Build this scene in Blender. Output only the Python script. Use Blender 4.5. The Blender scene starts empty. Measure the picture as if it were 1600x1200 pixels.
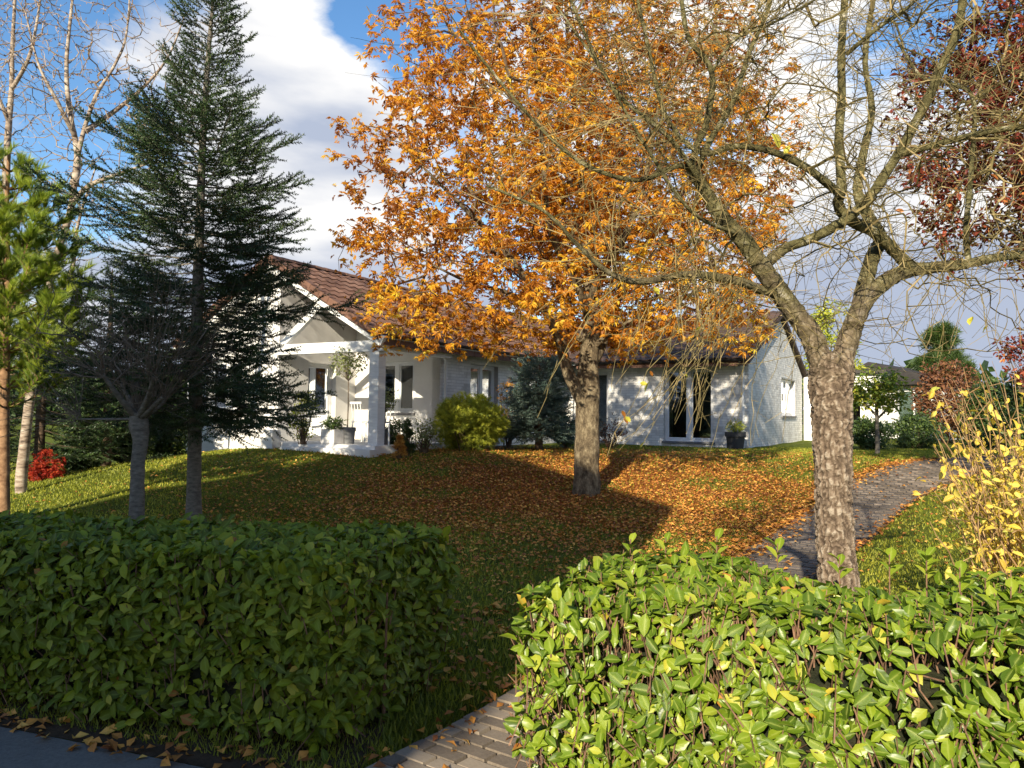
import bpy, math, random
import numpy as np
from mathutils import Vector, Matrix

# ---------------------------------------------------------------- camera, world, sun
scene = bpy.context.scene
col = scene.collection
EYE = np.array([0.0, 0.0, 1.7]); FPX = 1200.0
PITCH = math.radians(2.3); ROLL = 0.0123
fw = np.array([0, math.cos(PITCH), math.sin(PITCH)])
r0 = np.array([1.0, 0, 0]); u0 = np.array([0, -math.sin(PITCH), math.cos(PITCH)])
rt = r0 * math.cos(ROLL) + u0 * math.sin(ROLL)
up = -r0 * math.sin(ROLL) + u0 * math.cos(ROLL)

def P(px, py, d):
    """point seen at photo pixel (px, py) at d metres north of the camera"""
    v = fw + (px - 800) / FPX * rt - (py - 600) / FPX * up
    return EYE + v * (d / v[1])

cam = bpy.data.cameras.new('camera'); cam.lens = 27.0; cam.sensor_width = 36.0
cam.clip_start = 0.05; cam.clip_end = 3000
cob = bpy.data.objects.new('camera', cam); col.objects.link(cob)
M = Matrix((tuple(rt), tuple(up), tuple(-fw))).transposed().to_4x4()
M.translation = Vector(EYE); cob.matrix_world = M
scene.camera = cob

SUN_EL = math.radians(23.5)
SD = np.array([0.342, 0.940])                      # ground direction the shadows fall
sun_to = Vector((-SD[0] * math.cos(SUN_EL), -SD[1] * math.cos(SUN_EL), math.sin(SUN_EL)))
sl = bpy.data.lights.new('sun', 'SUN'); sl.energy = 5.0; sl.angle = math.radians(0.55); sl.color = (1.0, 0.88, 0.68)
so = bpy.data.objects.new('sun', sl); col.objects.link(so)
so.rotation_euler = sun_to.to_track_quat('Z', 'Y').to_euler(); so.location = (-8, -20, 20)

world = bpy.data.worlds.new('World'); scene.world = world; world.use_nodes = True
wn = world.node_tree.nodes; wl = world.node_tree.links; wn.clear()
def W(t, **k):
    n = wn.new(t)
    for a, b in k.items(): setattr(n, a, b)
    return n
sky = W('ShaderNodeTexSky', sky_type='NISHITA', sun_disc=False)
sky.sun_elevation = SUN_EL; sky.sun_rotation = math.atan2(sun_to.x, sun_to.y); sky.altitude = 100
sky.air_density = 1.0; sky.dust_density = 0.4; sky.ozone_density = 2.2
SKY = 0.093
tc = W('ShaderNodeTexCoord'); 
mp = W('ShaderNodeMapping'); mp.inputs['Scale'].default_value = (1, 1, 2.1); mp.inputs['Location'].default_value = (0.31, 0.12, 0.27)
nz = W('ShaderNodeTexNoise'); nz.inputs['Scale'].default_value = 2.6; nz.inputs['Detail'].default_value = 9; nz.inputs['Roughness'].default_value = .57; nz.inputs['Distortion'].default_value = .25
wl.new(tc.outputs['Generated'], mp.inputs[0]); wl.new(mp.outputs[0], nz.inputs['Vector'])
sep = W('ShaderNodeSeparateXYZ'); wl.new(tc.outputs['Generated'], sep.inputs[0])
def wmath(op, a, b=None, c=None):
    n = W('ShaderNodeMath', operation=op)
    for i, x in enumerate((a, b, c)):
        if x is None: continue
        if isinstance(x, (int, float)): n.inputs[i].default_value = x
        else: wl.new(x, n.inputs[i])
    return n.outputs[0]
# more cloud low down, clearer overhead
cover = wmath('MULTIPLY_ADD', sep.outputs['Z'], -0.36, 0.175)
fac0 = wmath('ADD', nz.outputs['Fac'], cover)
# a big cumulus bank east of north-west and clear blue patch beside it
def blob(px, py, k, amp):
    v = P(px, py, 100) - EYE; v /= np.linalg.norm(v)
    d = W('ShaderNodeVectorMath', operation='DOT_PRODUCT'); wl.new(tc.outputs['Generated'], d.inputs[0]); d.inputs[1].default_value = tuple(v)
    e = wmath('POWER', wmath('MAXIMUM', d.outputs['Value'], 0.0), k)
    return wmath('MULTIPLY', e, amp)
for b in ((510, 110, 110, .26), (480, 330, 60, .20), (600, 10, 300, -.30), (60, 150, 40, -.12), (410, 50, 200, .08), (1400, 240, 60, .07), (1520, 30, 120, -.16), (1450, 520, 60, .10), (230, 90, 300, .12)):
    fac0 = wmath('ADD', fac0, blob(*b))
cr = W('ShaderNodeValToRGB'); cr.color_ramp.elements[0].position = .52; cr.color_ramp.elements[1].position = .615
wl.new(fac0, cr.inputs[0])
# cloud shade: thick parts grey underneath
mp2 = W('ShaderNodeMapping'); mp2.inputs['Scale'].default_value = (1, 1, 3.4); mp2.inputs['Location'].default_value = (1.7, 0.4, -.35)
nz2 = W('ShaderNodeTexNoise'); nz2.inputs['Scale'].default_value = 3.2; nz2.inputs['Detail'].default_value = 6; nz2.inputs['Roughness'].default_value = .5
wl.new(tc.outputs['Generated'], mp2.inputs[0]); wl.new(mp2.outputs[0], nz2.inputs['Vector'])
lowg = wmath('MULTIPLY_ADD', sep.outputs['Z'], 0.55, -0.13)
shade0 = wmath('ADD', nz2.outputs['Fac'], lowg)
for b in ((520, 100, 110, .18), (480, 390, 150, .05), (1400, 230, 90, .12), (1450, 520, 40, -.16), (540, 190, 300, -.24), (400, 150, 200, -.1)):
    shade0 = wmath('ADD', shade0, blob(*b))
cr2 = W('ShaderNodeValToRGB'); cr2.color_ramp.elements[0].position = .38; cr2.color_ramp.elements[1].position = .66
cr2.color_ramp.elements[0].color = (2.9, 3.3, 4.2, 1); cr2.color_ramp.elements[1].color = (6.9, 6.75, 6.5, 1)
wl.new(shade0, cr2.inputs[0])
hs = W('ShaderNodeHueSaturation'); hs.inputs['Saturation'].default_value = 1.18; hs.inputs['Value'].default_value = 1.25
wl.new(sky.outputs[0], hs.inputs['Color'])
mx = W('ShaderNodeMix', data_type='RGBA'); wl.new(cr.outputs[0], mx.inputs[0]); wl.new(hs.outputs[0], mx.inputs[6]); wl.new(cr2.outputs[0], mx.inputs[7])
bg = W('ShaderNodeBackground'); bg.inputs['Strength'].default_value = SKY
wl.new(mx.outputs[2], bg.inputs['Color']); wo = W('ShaderNodeOutputWorld'); wl.new(bg.outputs[0], wo.inputs[0])

scene.view_settings.view_transform = 'Standard'; scene.view_settings.look = 'None'
scene.view_settings.exposure = 0.85; scene.view_settings.gamma = 1.0; scene.view_settings.use_curve_mapping = False
scene.render.engine = 'CYCLES'
scene.cycles.max_bounces = 6; scene.cycles.diffuse_bounces = 3; scene.cycles.glossy_bounces = 2
scene.cycles.transmission_bounces = 3; scene.cycles.transparent_max_bounces = 8

# ---------------------------------------------------------------- mesh tools
class MB:
    def __init__(s): s.v = []; s.f = []; s.t = []; s.r = []; s.n = 0; s.m = []
    def add(s, v, f, tint=.5, rib=0., mat=0):
        v = np.asarray(v, float).reshape(-1, 3)
        fs = f if isinstance(f, list) and len(f) and isinstance(f[0], np.ndarray) and f[0].ndim == 2 else [np.asarray(f, int)]
        s.v.append(v); k = len(v)
        s.t.append(np.broadcast_to(np.asarray(tint, float), (k,))); s.r.append(np.broadcast_to(np.asarray(rib, float), (k,)))
        for a in fs: s.f.append(a + s.n); s.m.append(mat)
        s.n += k
        return s
    def build(s, name, mats, parent=None, smooth=False, link=True):
        me = bpy.data.meshes.new(name)
        if s.n:
            V = np.concatenate(s.v)
            me.vertices.add(len(V)); me.vertices.foreach_set('co', V.astype(np.float32).ravel())
            L = np.concatenate([a.ravel() for a in s.f]); me.loops.add(len(L)); me.loops.foreach_set('vertex_index', L.astype(np.int32))
            tot = np.concatenate([np.full(len(a), a.shape[1]) for a in s.f]); st = np.concatenate([[0], np.cumsum(tot)[:-1]])
            me.polygons.add(len(tot)); me.polygons.foreach_set('loop_start', st.astype(np.int32))
            mi = np.concatenate([np.full(len(a), m) for a, m in zip(s.f, s.m)]); 
            if not isinstance(mats, (list, tuple)): mats = [mats]
            for m in mats: me.materials.append(m)
            me.polygons.foreach_set('material_index', mi.astype(np.int32))
            me.polygons.foreach_set('use_smooth', np.full(len(tot), bool(smooth)))
            me.update(calc_edges=True)
            for nm, arr in (('tint', s.t), ('rib', s.r)):
                at = me.attributes.new(nm, 'FLOAT', 'POINT'); at.data.foreach_set('value', np.concatenate(arr).astype(np.float32))
        if not link: return me
        return link_mesh(name, me, parent)

def link_mesh(name, me, parent=None):
    o = bpy.data.objects.new(name, me); col.objects.link(o)
    if parent is not None: o.parent = parent
    return o

def tag(o, label=None, cat=None, group=None, kind=None):
    if label: o['label'] = label
    if cat: o['category'] = cat
    if group: o['group'] = group
    if kind: o['kind'] = kind
    return o
def thing(name, label, cat, loc=(0, 0, 0), rz=0, group=None):
    o = bpy.data.objects.new(name, None); col.objects.link(o); o.empty_display_size = .2
    o.location = tuple(float(a) for a in loc); o.rotation_euler = (0, 0, rz)
    return tag(o, label, cat, group)
def stuff(o): o['kind'] = 'stuff'; return o

QB = np.array([[0, 3, 2, 1], [4, 5, 6, 7], [0, 1, 5, 4], [1, 2, 6, 5], [2, 3, 7, 6], [3, 0, 4, 7]])
def boxv(x0, x1, y0, y1, z0, z1):
    return np.array([[x0, y0, z0], [x1, y0, z0], [x1, y1, z0], [x0, y1, z0], [x0, y0, z1], [x1, y0, z1], [x1, y1, z1], [x0, y1, z1]], float)
def box(mb, x0, x1, y0, y1, z0, z1, **k): mb.add(boxv(x0, x1, y0, y1, z0, z1), QB, **k); return mb
def part_box(name, m, parent, *b): return box(MB(), *b).build(name, m, parent)

def frames(D):
    """rotation matrices whose Y axis is D (N,3); columns x,y,z"""
    D = D / np.maximum(np.linalg.norm(D, axis=1, keepdims=True), 1e-9)
    ref = np.where(np.abs(D[:, 2:3]) > .95, np.array([[1., 0, 0]]), np.array([[0., 0, 1]]))
    X = np.cross(D, ref); X /= np.linalg.norm(X, axis=1, keepdims=True)
    Z = np.cross(X, D)
    return np.stack([X, D, Z], axis=2)
def roll_frames(R, a):
    c, s = np.cos(a), np.sin(a); X = R[:, :, 0] * c[:, None] + R[:, :, 2] * s[:, None]; Z = -R[:, :, 0] * s[:, None] + R[:, :, 2] * c[:, None]
    return np.stack([X, R[:, :, 1], Z], axis=2)
def frames_n(N, D):
    """Z axis = N, Y axis as near D as possible"""
    N = N / np.linalg.norm(N, axis=1, keepdims=True)
    Y = D - (D * N).sum(1, keepdims=True) * N; Y /= np.maximum(np.linalg.norm(Y, axis=1, keepdims=True), 1e-6)
    return np.stack([np.cross(Y, N), Y, N], axis=2)
def scatter(mb, tv, tf, R, T, S, tint, rib=None, mat=0):
    """copies of template (tv, tf) with rotation R (N,3,3), origin T, scale S (N,) or (N,3)"""
    n = len(T); k = len(tv)
    if n == 0: return
    S = np.asarray(S, float); S = np.broadcast_to(S.reshape(n, -1) if S.ndim else np.full((n, 1), S), (n, 3))
    V = np.einsum('nij,nkj->nki', R, tv[None] * S[:, None, :]) + T[:, None, :]
    fs = tf if isinstance(tf, list) else [tf]
    F = [(f[None] + (np.arange(n) * k)[:, None, None]).reshape(-1, f.shape[1]) for f in fs]
    t = np.repeat(np.broadcast_to(np.asarray(tint, float), (n,)), k)
    mb.add(V.reshape(-1, 3), F, tint=t, rib=np.tile(rib, n) if rib is not None else 0., mat=mat)

def prisms(mb, A, B, ra, rb, n=3, tint=.5, mat=0):
    A = np.asarray(A, float); B = np.asarray(B, float); N = len(A)
    if N == 0: return
    R = frames(B - A + 1e-9); ra = np.asarray(ra).reshape(-1, 1, 1); rb = np.asarray(rb).reshape(-1, 1, 1)
    a = np.arange(n) * 2 * np.pi / n
    c = np.cos(a)[None, :, None] * R[:, None, :, 0] + np.sin(a)[None, :, None] * R[:, None, :, 2]
    V = np.concatenate([A[:, None] + c * ra, B[:, None] + c * rb], axis=1)
    i = np.arange(n); j = (i + 1) % n
    q = np.stack([i, j, j + n, i + n], 1)
    F = (q[None] + (np.arange(N) * 2 * n)[:, None, None]).reshape(-1, 4)
    t = np.repeat(np.broadcast_to(np.asarray(tint, float), (N,)), 2 * n)
    mb.add(V.reshape(-1, 3), F, tint=t, mat=mat)

def smooth_path(pts, rad, sub=6):
    pts = np.asarray(pts, float); rad = np.asarray(rad, float); out = []; ro = []
    n = len(pts)
    for i in range(n - 1):
        p0 = pts[max(i - 1, 0)]; p1 = pts[i]; p2 = pts[i + 1]; p3 = pts[min(i + 2, n - 1)]
        for k in range(sub):
            t = k / sub
            out.append(.5 * ((2 * p1) + (-p0 + p2) * t + (2 * p0 - 5 * p1 + 4 * p2 - p3) * t * t + (-p0 + 3 * p1 - 3 * p2 + p3) * t ** 3)); ro.append(rad[i] * (1 - t) + rad[i + 1] * t)
    out.append(pts[-1]); ro.append(rad[-1])
    return np.array(out), np.array(ro)
def tube(mb, pts, rad, n=10, tint=.5, disp=None, cap=True, mat=0):
    pts = np.asarray(pts, float); k = len(pts); rad = np.broadcast_to(np.asarray(rad, float), (k,))
    T = np.gradient(pts, axis=0); T /= np.linalg.norm(T, axis=1, keepdims=True)
    x = np.cross(T[0], [0.3, .9, .1]); x /= np.linalg.norm(x); X = []
    for t in T: x = x - t * (x @ t); x /= np.linalg.norm(x); X.append(x)
    X = np.array(X); Y = np.cross(T, X); a = np.arange(n) * 2 * np.pi / n
    r = np.repeat(rad[:, None], n, 1)
    if disp is not None: r = r + disp
    V = pts[:, None] + (np.cos(a)[None, :, None] * X[:, None] + np.sin(a)[None, :, None] * Y[:, None]) * r[:, :, None]
    i = np.arange(k - 1)[:, None] * n; j = np.arange(n)[None]; j2 = (j + 1) % n
    F = [np.stack([i + j, i + j2, i + n + j2, i + n + j], -1).reshape(-1, 4)]
    if cap: F.append(np.array([[(k - 1) * n + q for q in range(n)]])); F.append(np.array([[q for q in range(n)][::-1]]))
    mb.add(V.reshape(-1, 3), F, tint=(tint.ravel() if isinstance(tint, np.ndarray) else tint), mat=mat)

def vnoise(p, seed=0):
    """cheap smooth 3D noise -1..1"""
    rg = np.random.RandomState(seed); o = 0
    for k in range(6):
        w = rg.normal(size=(3,)) * (1 + .55 * k); ph = rg.rand() * 6.28
        o = o + np.sin(p @ w + ph + 1.3 * np.sin(p @ rg.normal(size=3) * 1.1 + ph)) / (1 + .4 * k)
    return o / 2.6

# ---------------------------------------------------------------- leaf templates (length 1 along +Y, face +Z)
def leaf_tpl(rows=5, width=.42, fold=.12, bend=.18, peak=.5):
    ys = np.linspace(0, 1, rows); v = []; rib = []
    for y in ys:
        w = width / 2 * (math.sin(math.pi * min(max(y ** (math.log(.5) / math.log(peak)), 0), 1)) ** .58) + (.012 if 0 < y < 1 else .004)
        z = -bend * y * y
        v += [[-w, y, z + fold * w * 2], [0, y, z], [w, y, z + fold * w * 2]]; rib += [0, 1, 0]
    f = []
    for i in range(rows - 1):
        a = i * 3; f += [[a, a + 1, a + 4, a + 3], [a + 1, a + 2, a + 5, a + 4]]
    return np.array(v), np.array(f), np.array(rib, float)
LAUREL = leaf_tpl(5, .48, .22, .18, .6)
LAUREL4 = leaf_tpl(4, .50, .22, .18, .56)
OVAL = leaf_tpl(4, .46, .25, .2, .5)
SMALL = (np.array([[0, 0, 0], [-.24, .5, .07], [0, 1, -.1], [.24, .5, .07], [0, .5, 0]]), np.array([[0, 4, 1], [4, 2, 1], [0, 3, 4], [4, 3, 2]]), np.array([1, 0, 1, 0, 1.]))
def palmate():
    v = []; f = []; rb = []
    for k, a in enumerate((-75, -38, 0, 38, 75)):
        a = math.radians(a); L = (.72, .92, 1, .92, .72)[k]; c, s = math.cos(a), math.sin(a)
        for (x, y, z) in ((0, 0, 0), (-.12, .55, .07), (.03, 1, -.28), (.14, .6, .09)):
            x *= L * 1.05; y *= L; v.append([x * c + y * s, -x * s + y * c, z - .1 * (k % 2)]); rb.append(0)
        b = k * 4; f += [[b, b + 2, b + 1], [b, b + 3, b + 2]]
    return np.array(v), np.array(f), np.array(rb, float)
PALM = palmate()
def needles(n, spread, L, w, y0=0., y1=1., seed=1, fwd=.6):
    rg = np.random.RandomState(seed); v = []; f = []
    for i in range(n):
        a = i * 2.39996; y = y0 + (y1 - y0) * (i + .5) / n
        l = L * rg.uniform(.75, 1.1); d = np.array([math.cos(a) * spread, fwd, math.sin(a) * spread]); d /= np.linalg.norm(d)
        s = np.cross(d, [math.cos(a + 1.2), .1, math.sin(a + 1.2)]); s /= np.linalg.norm(s)
        b = len(v); p = np.array([0, y, 0]); v += [p - s * w, p + s * w, p + d * l]; f.append([b, b + 1, b + 2])
    return np.array(v), np.array(f), np.zeros(len(v))
TWIG = needles(15, 1., .29, .052, 0, .98, 2, 1.0)
TUFT = needles(30, .55, .95, .020, 0, .25, 3, 1.0)
FLUFF = needles(16, .8, .55, .035, 0, .6, 5, .9)

# ---------------------------------------------------------------- materials
def nodes(name):
    m = bpy.data.materials.new(name); m.use_nodes = True; nt = m.node_tree; nt.nodes.clear()
    return m, nt.nodes, nt.links
def ramp(n, stops):
    r = n.new('ShaderNodeValToRGB'); e = r.color_ramp.elements
    while len(e) < len(stops): e.new(.5)
    for el, (p, c) in zip(e, stops): el.position = p; el.color = (*c, 1)
    return r
def leaf_mat(name, stops, rough=.5, trans=.35, tcol=1.3, ribcol=None, spec=.5):
    m, n, l = nodes(name); at = n.new('ShaderNodeAttribute'); at.attribute_name = 'tint'
    r = ramp(n, stops); l.new(at.outputs['Fac'], r.inputs[0]); c = r.outputs[0]
    if ribcol:
        a2 = n.new('ShaderNodeAttribute'); a2.attribute_name = 'rib'
        pw = n.new('ShaderNodeMath'); pw.operation = 'POWER'; pw.inputs[1].default_value = 7; l.new(a2.outputs['Fac'], pw.inputs[0])
        ml = n.new('ShaderNodeMath'); ml.operation = 'MULTIPLY'; ml.inputs[1].default_value = .65; l.new(pw.outputs[0], ml.inputs[0])
        mm = n.new('ShaderNodeMix'); mm.data_type = 'RGBA'; l.new(ml.outputs[0], mm.inputs[0]); l.new(c, mm.inputs[6]); mm.inputs[7].default_value = (*ribcol, 1); c = mm.outputs[2]
    p = n.new('ShaderNodeBsdfPrincipled'); p.inputs['Roughness'].default_value = rough; p.inputs['Specular IOR Level'].default_value = spec
    l.new(c, p.inputs['Base Color'])
    tex = n.new('ShaderNodeTexNoise'); tex.inputs['Scale'].default_value = 60; bp = n.new('ShaderNodeBump'); bp.inputs['Strength'].default_value = .25; bp.inputs['Distance'].default_value = .01
    l.new(tex.outputs['Fac'], bp.inputs['Height']); l.new(bp.outputs[0], p.inputs['Normal'])
    t = n.new('ShaderNodeBsdfTranslucent'); g = n.new('ShaderNodeVectorMath'); g.operation = 'MULTIPLY'; l.new(c, g.inputs[0]); g.inputs[1].default_value = (tcol, tcol, tcol * .55)
    l.new(g.outputs[0], t.inputs['Color'])
    ms = n.new('ShaderNodeMixShader'); ms.inputs[0].default_value = trans; l.new(p.outputs[0], ms.inputs[1]); l.new(t.outputs[0], ms.inputs[2])
    o = n.new('ShaderNodeOutputMaterial'); l.new(ms.outputs[0], o.inputs[0]); return m
def surf(name, stops, scale=(8, 8, 8), detail=6, rough=.85, bump=.3, dist=.02, nrough=.6, tintmix=0., metallic=0., spec=.3, distortion=0.):
    """noise coloured rough surface"""
    m, n, l = nodes(name); tc = n.new('ShaderNodeTexCoord'); mp = n.new('ShaderNodeMapping'); mp.inputs['Scale'].default_value = scale
    nz = n.new('ShaderNodeTexNoise'); nz.inputs['Scale'].default_value = 1; nz.inputs['Detail'].default_value = detail; nz.inputs['Roughness'].default_value = nrough; nz.inputs['Distortion'].default_value = distortion
    l.new(tc.outputs['Object'], mp.inputs[0]); l.new(mp.outputs[0], nz.inputs['Vector'])
    f = nz.outputs['Fac']
    if tintmix:
        at = n.new('ShaderNodeAttribute'); at.attribute_name = 'tint'
        mx = n.new('ShaderNodeMix'); mx.inputs[0].default_value = tintmix; l.new(f, mx.inputs[2]); l.new(at.outputs['Fac'], mx.inputs[3]); f = mx.outputs[0]
    r = ramp(n, stops); l.new(f, r.inputs[0])
    p = n.new('ShaderNodeBsdfPrincipled'); p.inputs['Roughness'].default_value = rough; p.inputs['Metallic'].default_value = metallic; p.inputs['Specular IOR Level'].default_value = spec
    l.new(r.outputs[0], p.inputs['Base Color'])
    if bump:
        bp = n.new('ShaderNodeBump'); bp.inputs['Strength'].default_value = bump; bp.inputs['Distance'].default_value = dist
        l.new(nz.outputs['Fac'], bp.inputs['Height']); l.new(bp.outputs[0], p.inputs['Normal'])
    o = n.new('ShaderNodeOutputMaterial'); l.new(p.outputs[0], o.inputs[0]); return m

MT = {}
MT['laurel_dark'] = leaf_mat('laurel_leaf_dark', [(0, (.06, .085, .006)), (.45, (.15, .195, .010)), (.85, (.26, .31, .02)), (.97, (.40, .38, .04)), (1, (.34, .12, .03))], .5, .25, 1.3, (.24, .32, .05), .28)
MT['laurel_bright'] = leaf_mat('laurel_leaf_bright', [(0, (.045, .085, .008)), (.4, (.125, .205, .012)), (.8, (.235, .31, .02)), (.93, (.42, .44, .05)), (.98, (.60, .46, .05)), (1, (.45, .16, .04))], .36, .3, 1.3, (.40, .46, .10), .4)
MT['hedge_twig'] = surf('hedge_twig_bark', [(.3, (.09, .05, .03)), (.7, (.26, .15, .09))], (30, 30, 30), bump=.2)
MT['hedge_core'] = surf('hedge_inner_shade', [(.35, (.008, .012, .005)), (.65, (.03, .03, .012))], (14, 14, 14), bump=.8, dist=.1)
MT['chestnut'] = leaf_mat('chestnut_leaf', [(0, (.22, .07, .015)), (.28, (.50, .20, .025)), (.55, (.72, .36, .035)), (.8, (.82, .54, .055)), (1, (.85, .68, .07))], .55, .45, 1.25)
MT['litter'] = leaf_mat('fallen_leaf', [(0, (.14, .045, .018)), (.35, (.40, .15, .03)), (.7, (.66, .30, .05)), (1, (.80, .52, .12))], .7, .12, 1.0)
MT['copper'] = leaf_mat('copper_leaf', [(0, (.05, .012, .010)), (.5, (.17, .03, .02)), (.85, (.38, .08, .035)), (1, (.55, .22, .06))], .45, .3, 1.3)
MT['yellow'] = leaf_mat('yellow_leaf', [(0, (.50, .32, .05)), (.5, (.78, .56, .06)), (.9, (.86, .72, .14)), (1, (.40, .45, .06))], .5, .4, 1.1, (.85, .75, .3))
MT['yellowgreen'] = leaf_mat('yellow_green_leaf', [(0, (.07, .13, .02)), (.5, (.18, .26, .03)), (.8, (.5, .5, .06)), (1, (.65, .58, .08))], .45, .3, 1.2)
MT['spruce'] = leaf_mat('spruce_needle', [(0, (.012, .030, .010)), (.5, (.028, .060, .016)), (1, (.075, .12, .028))], .5, .1, 1.2)
MT['bluespruce'] = leaf_mat('blue_spruce_needle', [(0, (.05, .09, .075)), (.5, (.11, .17, .14)), (1, (.19, .26, .21))], .55, .1, 1.1)
MT['pine'] = leaf_mat('pine_needle', [(0, (.09, .14, .02)), (.5, (.24, .33, .035)), (1, (.46, .50, .06))], .5, .25, 1.2)
MT['green'] = leaf_mat('green_leaf', [(0, (.020, .045, .012)), (.5, (.05, .09, .02)), (1, (.12, .17, .03))], .5, .25, 1.2)
MT['gold'] = leaf_mat('gold_cypress_leaf', [(0, (.13, .17, .02)), (.5, (.34, .38, .035)), (1, (.58, .56, .06))], .6, .3, 1.1)
MT['olive'] = leaf_mat('olive_leaf', [(0, (.10, .13, .05)), (.5, (.20, .24, .08)), (1, (.40, .40, .14))], .5, .3, 1.2)
MT['red'] = leaf_mat('red_maple_leaf', [(0, (.20, .02, .015)), (.5, (.45, .05, .03)), (1, (.65, .14, .05))], .5, .35, 1.3)
MT['brownleaf'] = leaf_mat('russet_leaf', [(0, (.06, .025, .012)), (.5, (.16, .06, .025)), (1, (.30, .14, .05))], .6, .25, 1.2)
MT['orangeleaf'] = leaf_mat('orange_shrub_leaf', [(0, (.30, .12, .03)), (.5, (.60, .30, .06)), (1, (.75, .52, .15))], .6, .3, 1.1)
MT['budleaf'] = leaf_mat('withered_leaf', [(0, (.20, .10, .06)), (1, (.45, .30, .18))], .7, .3, 1.1)
MT['grass'] = leaf_mat('grass_blade', [(0, (.09, .11, .010)), (.5, (.25, .28, .020)), (1, (.46, .42, .05))], .6, .3, 1.2)
MT['cherry_bark'] = surf('peeling_bark', [(.18, (.06, .042, .03)), (.42, (.20, .145, .105)), (.60, (.34, .27, .20)), (.85, (.58, .52, .42))], (26, 26, 9), 8, .9, .9, .015, .65, .45)
MT['cherry_limb'] = surf('mossy_branch_bark', [(.34, (.035, .03, .016)), (.46, (.13, .11, .05)), (.56, (.30, .26, .12)), (.66, (.62, .58, .46))], (11, 11, 11), 9, .9, .9, .02, .78)
def bark_mix():
    m, n, l = nodes('peeling_to_mossy_bark'); tc = n.new('ShaderNodeTexCoord')
    def nz(sc, d, r): z = n.new('ShaderNodeTexNoise'); z.inputs['Scale'].default_value = sc; z.inputs['Detail'].default_value = d; z.inputs['Roughness'].default_value = r; l.new(tc.outputs['Object'], z.inputs['Vector']); return z.outputs['Fac']
    at = n.new('ShaderNodeAttribute'); at.attribute_name = 'tint'; a_ = nz(34, 8, .75); mx = n.new('ShaderNodeMix'); mx.inputs[0].default_value = .42; l.new(a_, mx.inputs[2]); l.new(at.outputs['Fac'], mx.inputs[3])
    c1 = ramp(n, [(.24, (.04, .028, .02)), (.42, (.15, .108, .075)), (.58, (.28, .21, .148)), (.76, (.52, .44, .34))]); l.new(mx.outputs[0], c1.inputs[0])
    b_ = nz(12, 9, .78); c2 = ramp(n, [(.36, (.03, .026, .013)), (.47, (.10, .09, .038)), (.57, (.21, .19, .085)), (.67, (.58, .54, .43))]); l.new(b_, c2.inputs[0])
    sp = n.new('ShaderNodeSeparateXYZ'); l.new(tc.outputs['Object'], sp.inputs[0]); s1 = n.new('ShaderNodeMath'); s1.operation = 'MULTIPLY_ADD'; l.new(nz(5, 4, .6), s1.inputs[0]); s1.inputs[1].default_value = .9; l.new(sp.outputs['Z'], s1.inputs[2])
    mr = n.new('ShaderNodeMapRange'); mr.inputs[1].default_value = 2.3; mr.inputs[2].default_value = 3.1; l.new(s1.outputs[0], mr.inputs[0])
    m2 = n.new('ShaderNodeMix'); m2.data_type = 'RGBA'; l.new(mr.outputs[0], m2.inputs[0]); l.new(c1.outputs[0], m2.inputs[6]); l.new(c2.outputs[0], m2.inputs[7])
    p = n.new('ShaderNodeBsdfPrincipled'); p.inputs['Roughness'].default_value = .92; p.inputs['Specular IOR Level'].default_value = .2; l.new(m2.outputs[2], p.inputs['Base Color'])
    bp = n.new('ShaderNodeBump'); bp.inputs['Strength'].default_value = 1; bp.inputs['Distance'].default_value = .025; l.new(a_, bp.inputs['Height']); l.new(bp.outputs[0], p.inputs['Normal'])
    o = n.new('ShaderNodeOutputMaterial'); l.new(p.outputs[0], o.inputs[0]); return m
MT['cherry_bark'] = bark_mix(); MT['cherry_limb'] = MT['cherry_bark']
MT['twig'] = surf('olive_twig_bark', [(.25, (.075, .06, .022)), (.5, (.18, .145, .055)), (.8, (.32, .24, .11))], (9, 9, 9), 3, .7, .0, tintmix=.5)
MT['chest_bark'] = surf('chestnut_bark', [(.36, (.03, .022, .015)), (.5, (.15, .115, .07)), (.64, (.36, .30, .19))], (11, 11, 6), 10, .95, 1., .05, .8)
MT['chest_twig'] = surf('chestnut_twig_bark', [(.3, (.07, .045, .03)), (.7, (.20, .14, .085))], (9, 9, 9), 3, .8, 0)
MT['birch_bark'] = surf('pale_birch_bark', [(.34, (.08, .06, .045)), (.47, (.26, .20, .15)), (.68, (.48, .42, .34))], (5, 5, 16), 6, .85, .3, .01, .6)
MT['birch_twig'] = surf('birch_twig_bark', [(.3, (.13, .09, .06)), (.7, (.42, .34, .26))], (6, 6, 6), 3, .8, 0)
MT['grey_bark'] = surf('grey_bark', [(.3, (.07, .06, .05)), (.55, (.16, .145, .12)), (.8, (.28, .25, .21))], (12, 12, 30), 8, .95, .6, .015, .65)
MT['grey_twig'] = surf('grey_twig_bark', [(.3, (.08, .062, .045)), (.7, (.19, .15, .11))], (7, 7, 7), 3, .85, 0)
MT['dark_bark'] = surf('dark_conifer_bark', [(.3, (.04, .028, .02)), (.7, (.16, .11, .07))], (10, 10, 20), 7, .95, .7, .02)
MT['tan_bark'] = surf('orange_pine_bark', [(.3, (.12, .06, .03)), (.7, (.36, .22, .12))], (10, 10, 14), 7, .95, .7, .02)
MT['white_brick'] = surf('white_painted_brick', [(.28, (.50, .48, .44)), (.45, (.68, .67, .64)), (.7, (.80, .79, .76))], (3, 3, 1.2), 8, .75, .25, .006, .6, .3)
MT['mortar'] = surf('painted_mortar', [(.3, (.42, .41, .40)), (.7, (.56, .55, .53))], (9, 9, 9), 4, .9, .2, .005)
MT['render'] = surf('white_render', [(.3, (.70, .69, .66)), (.7, (.80, .79, .76))], (3, 3, 3), 6, .8, .15, .004)
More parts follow.
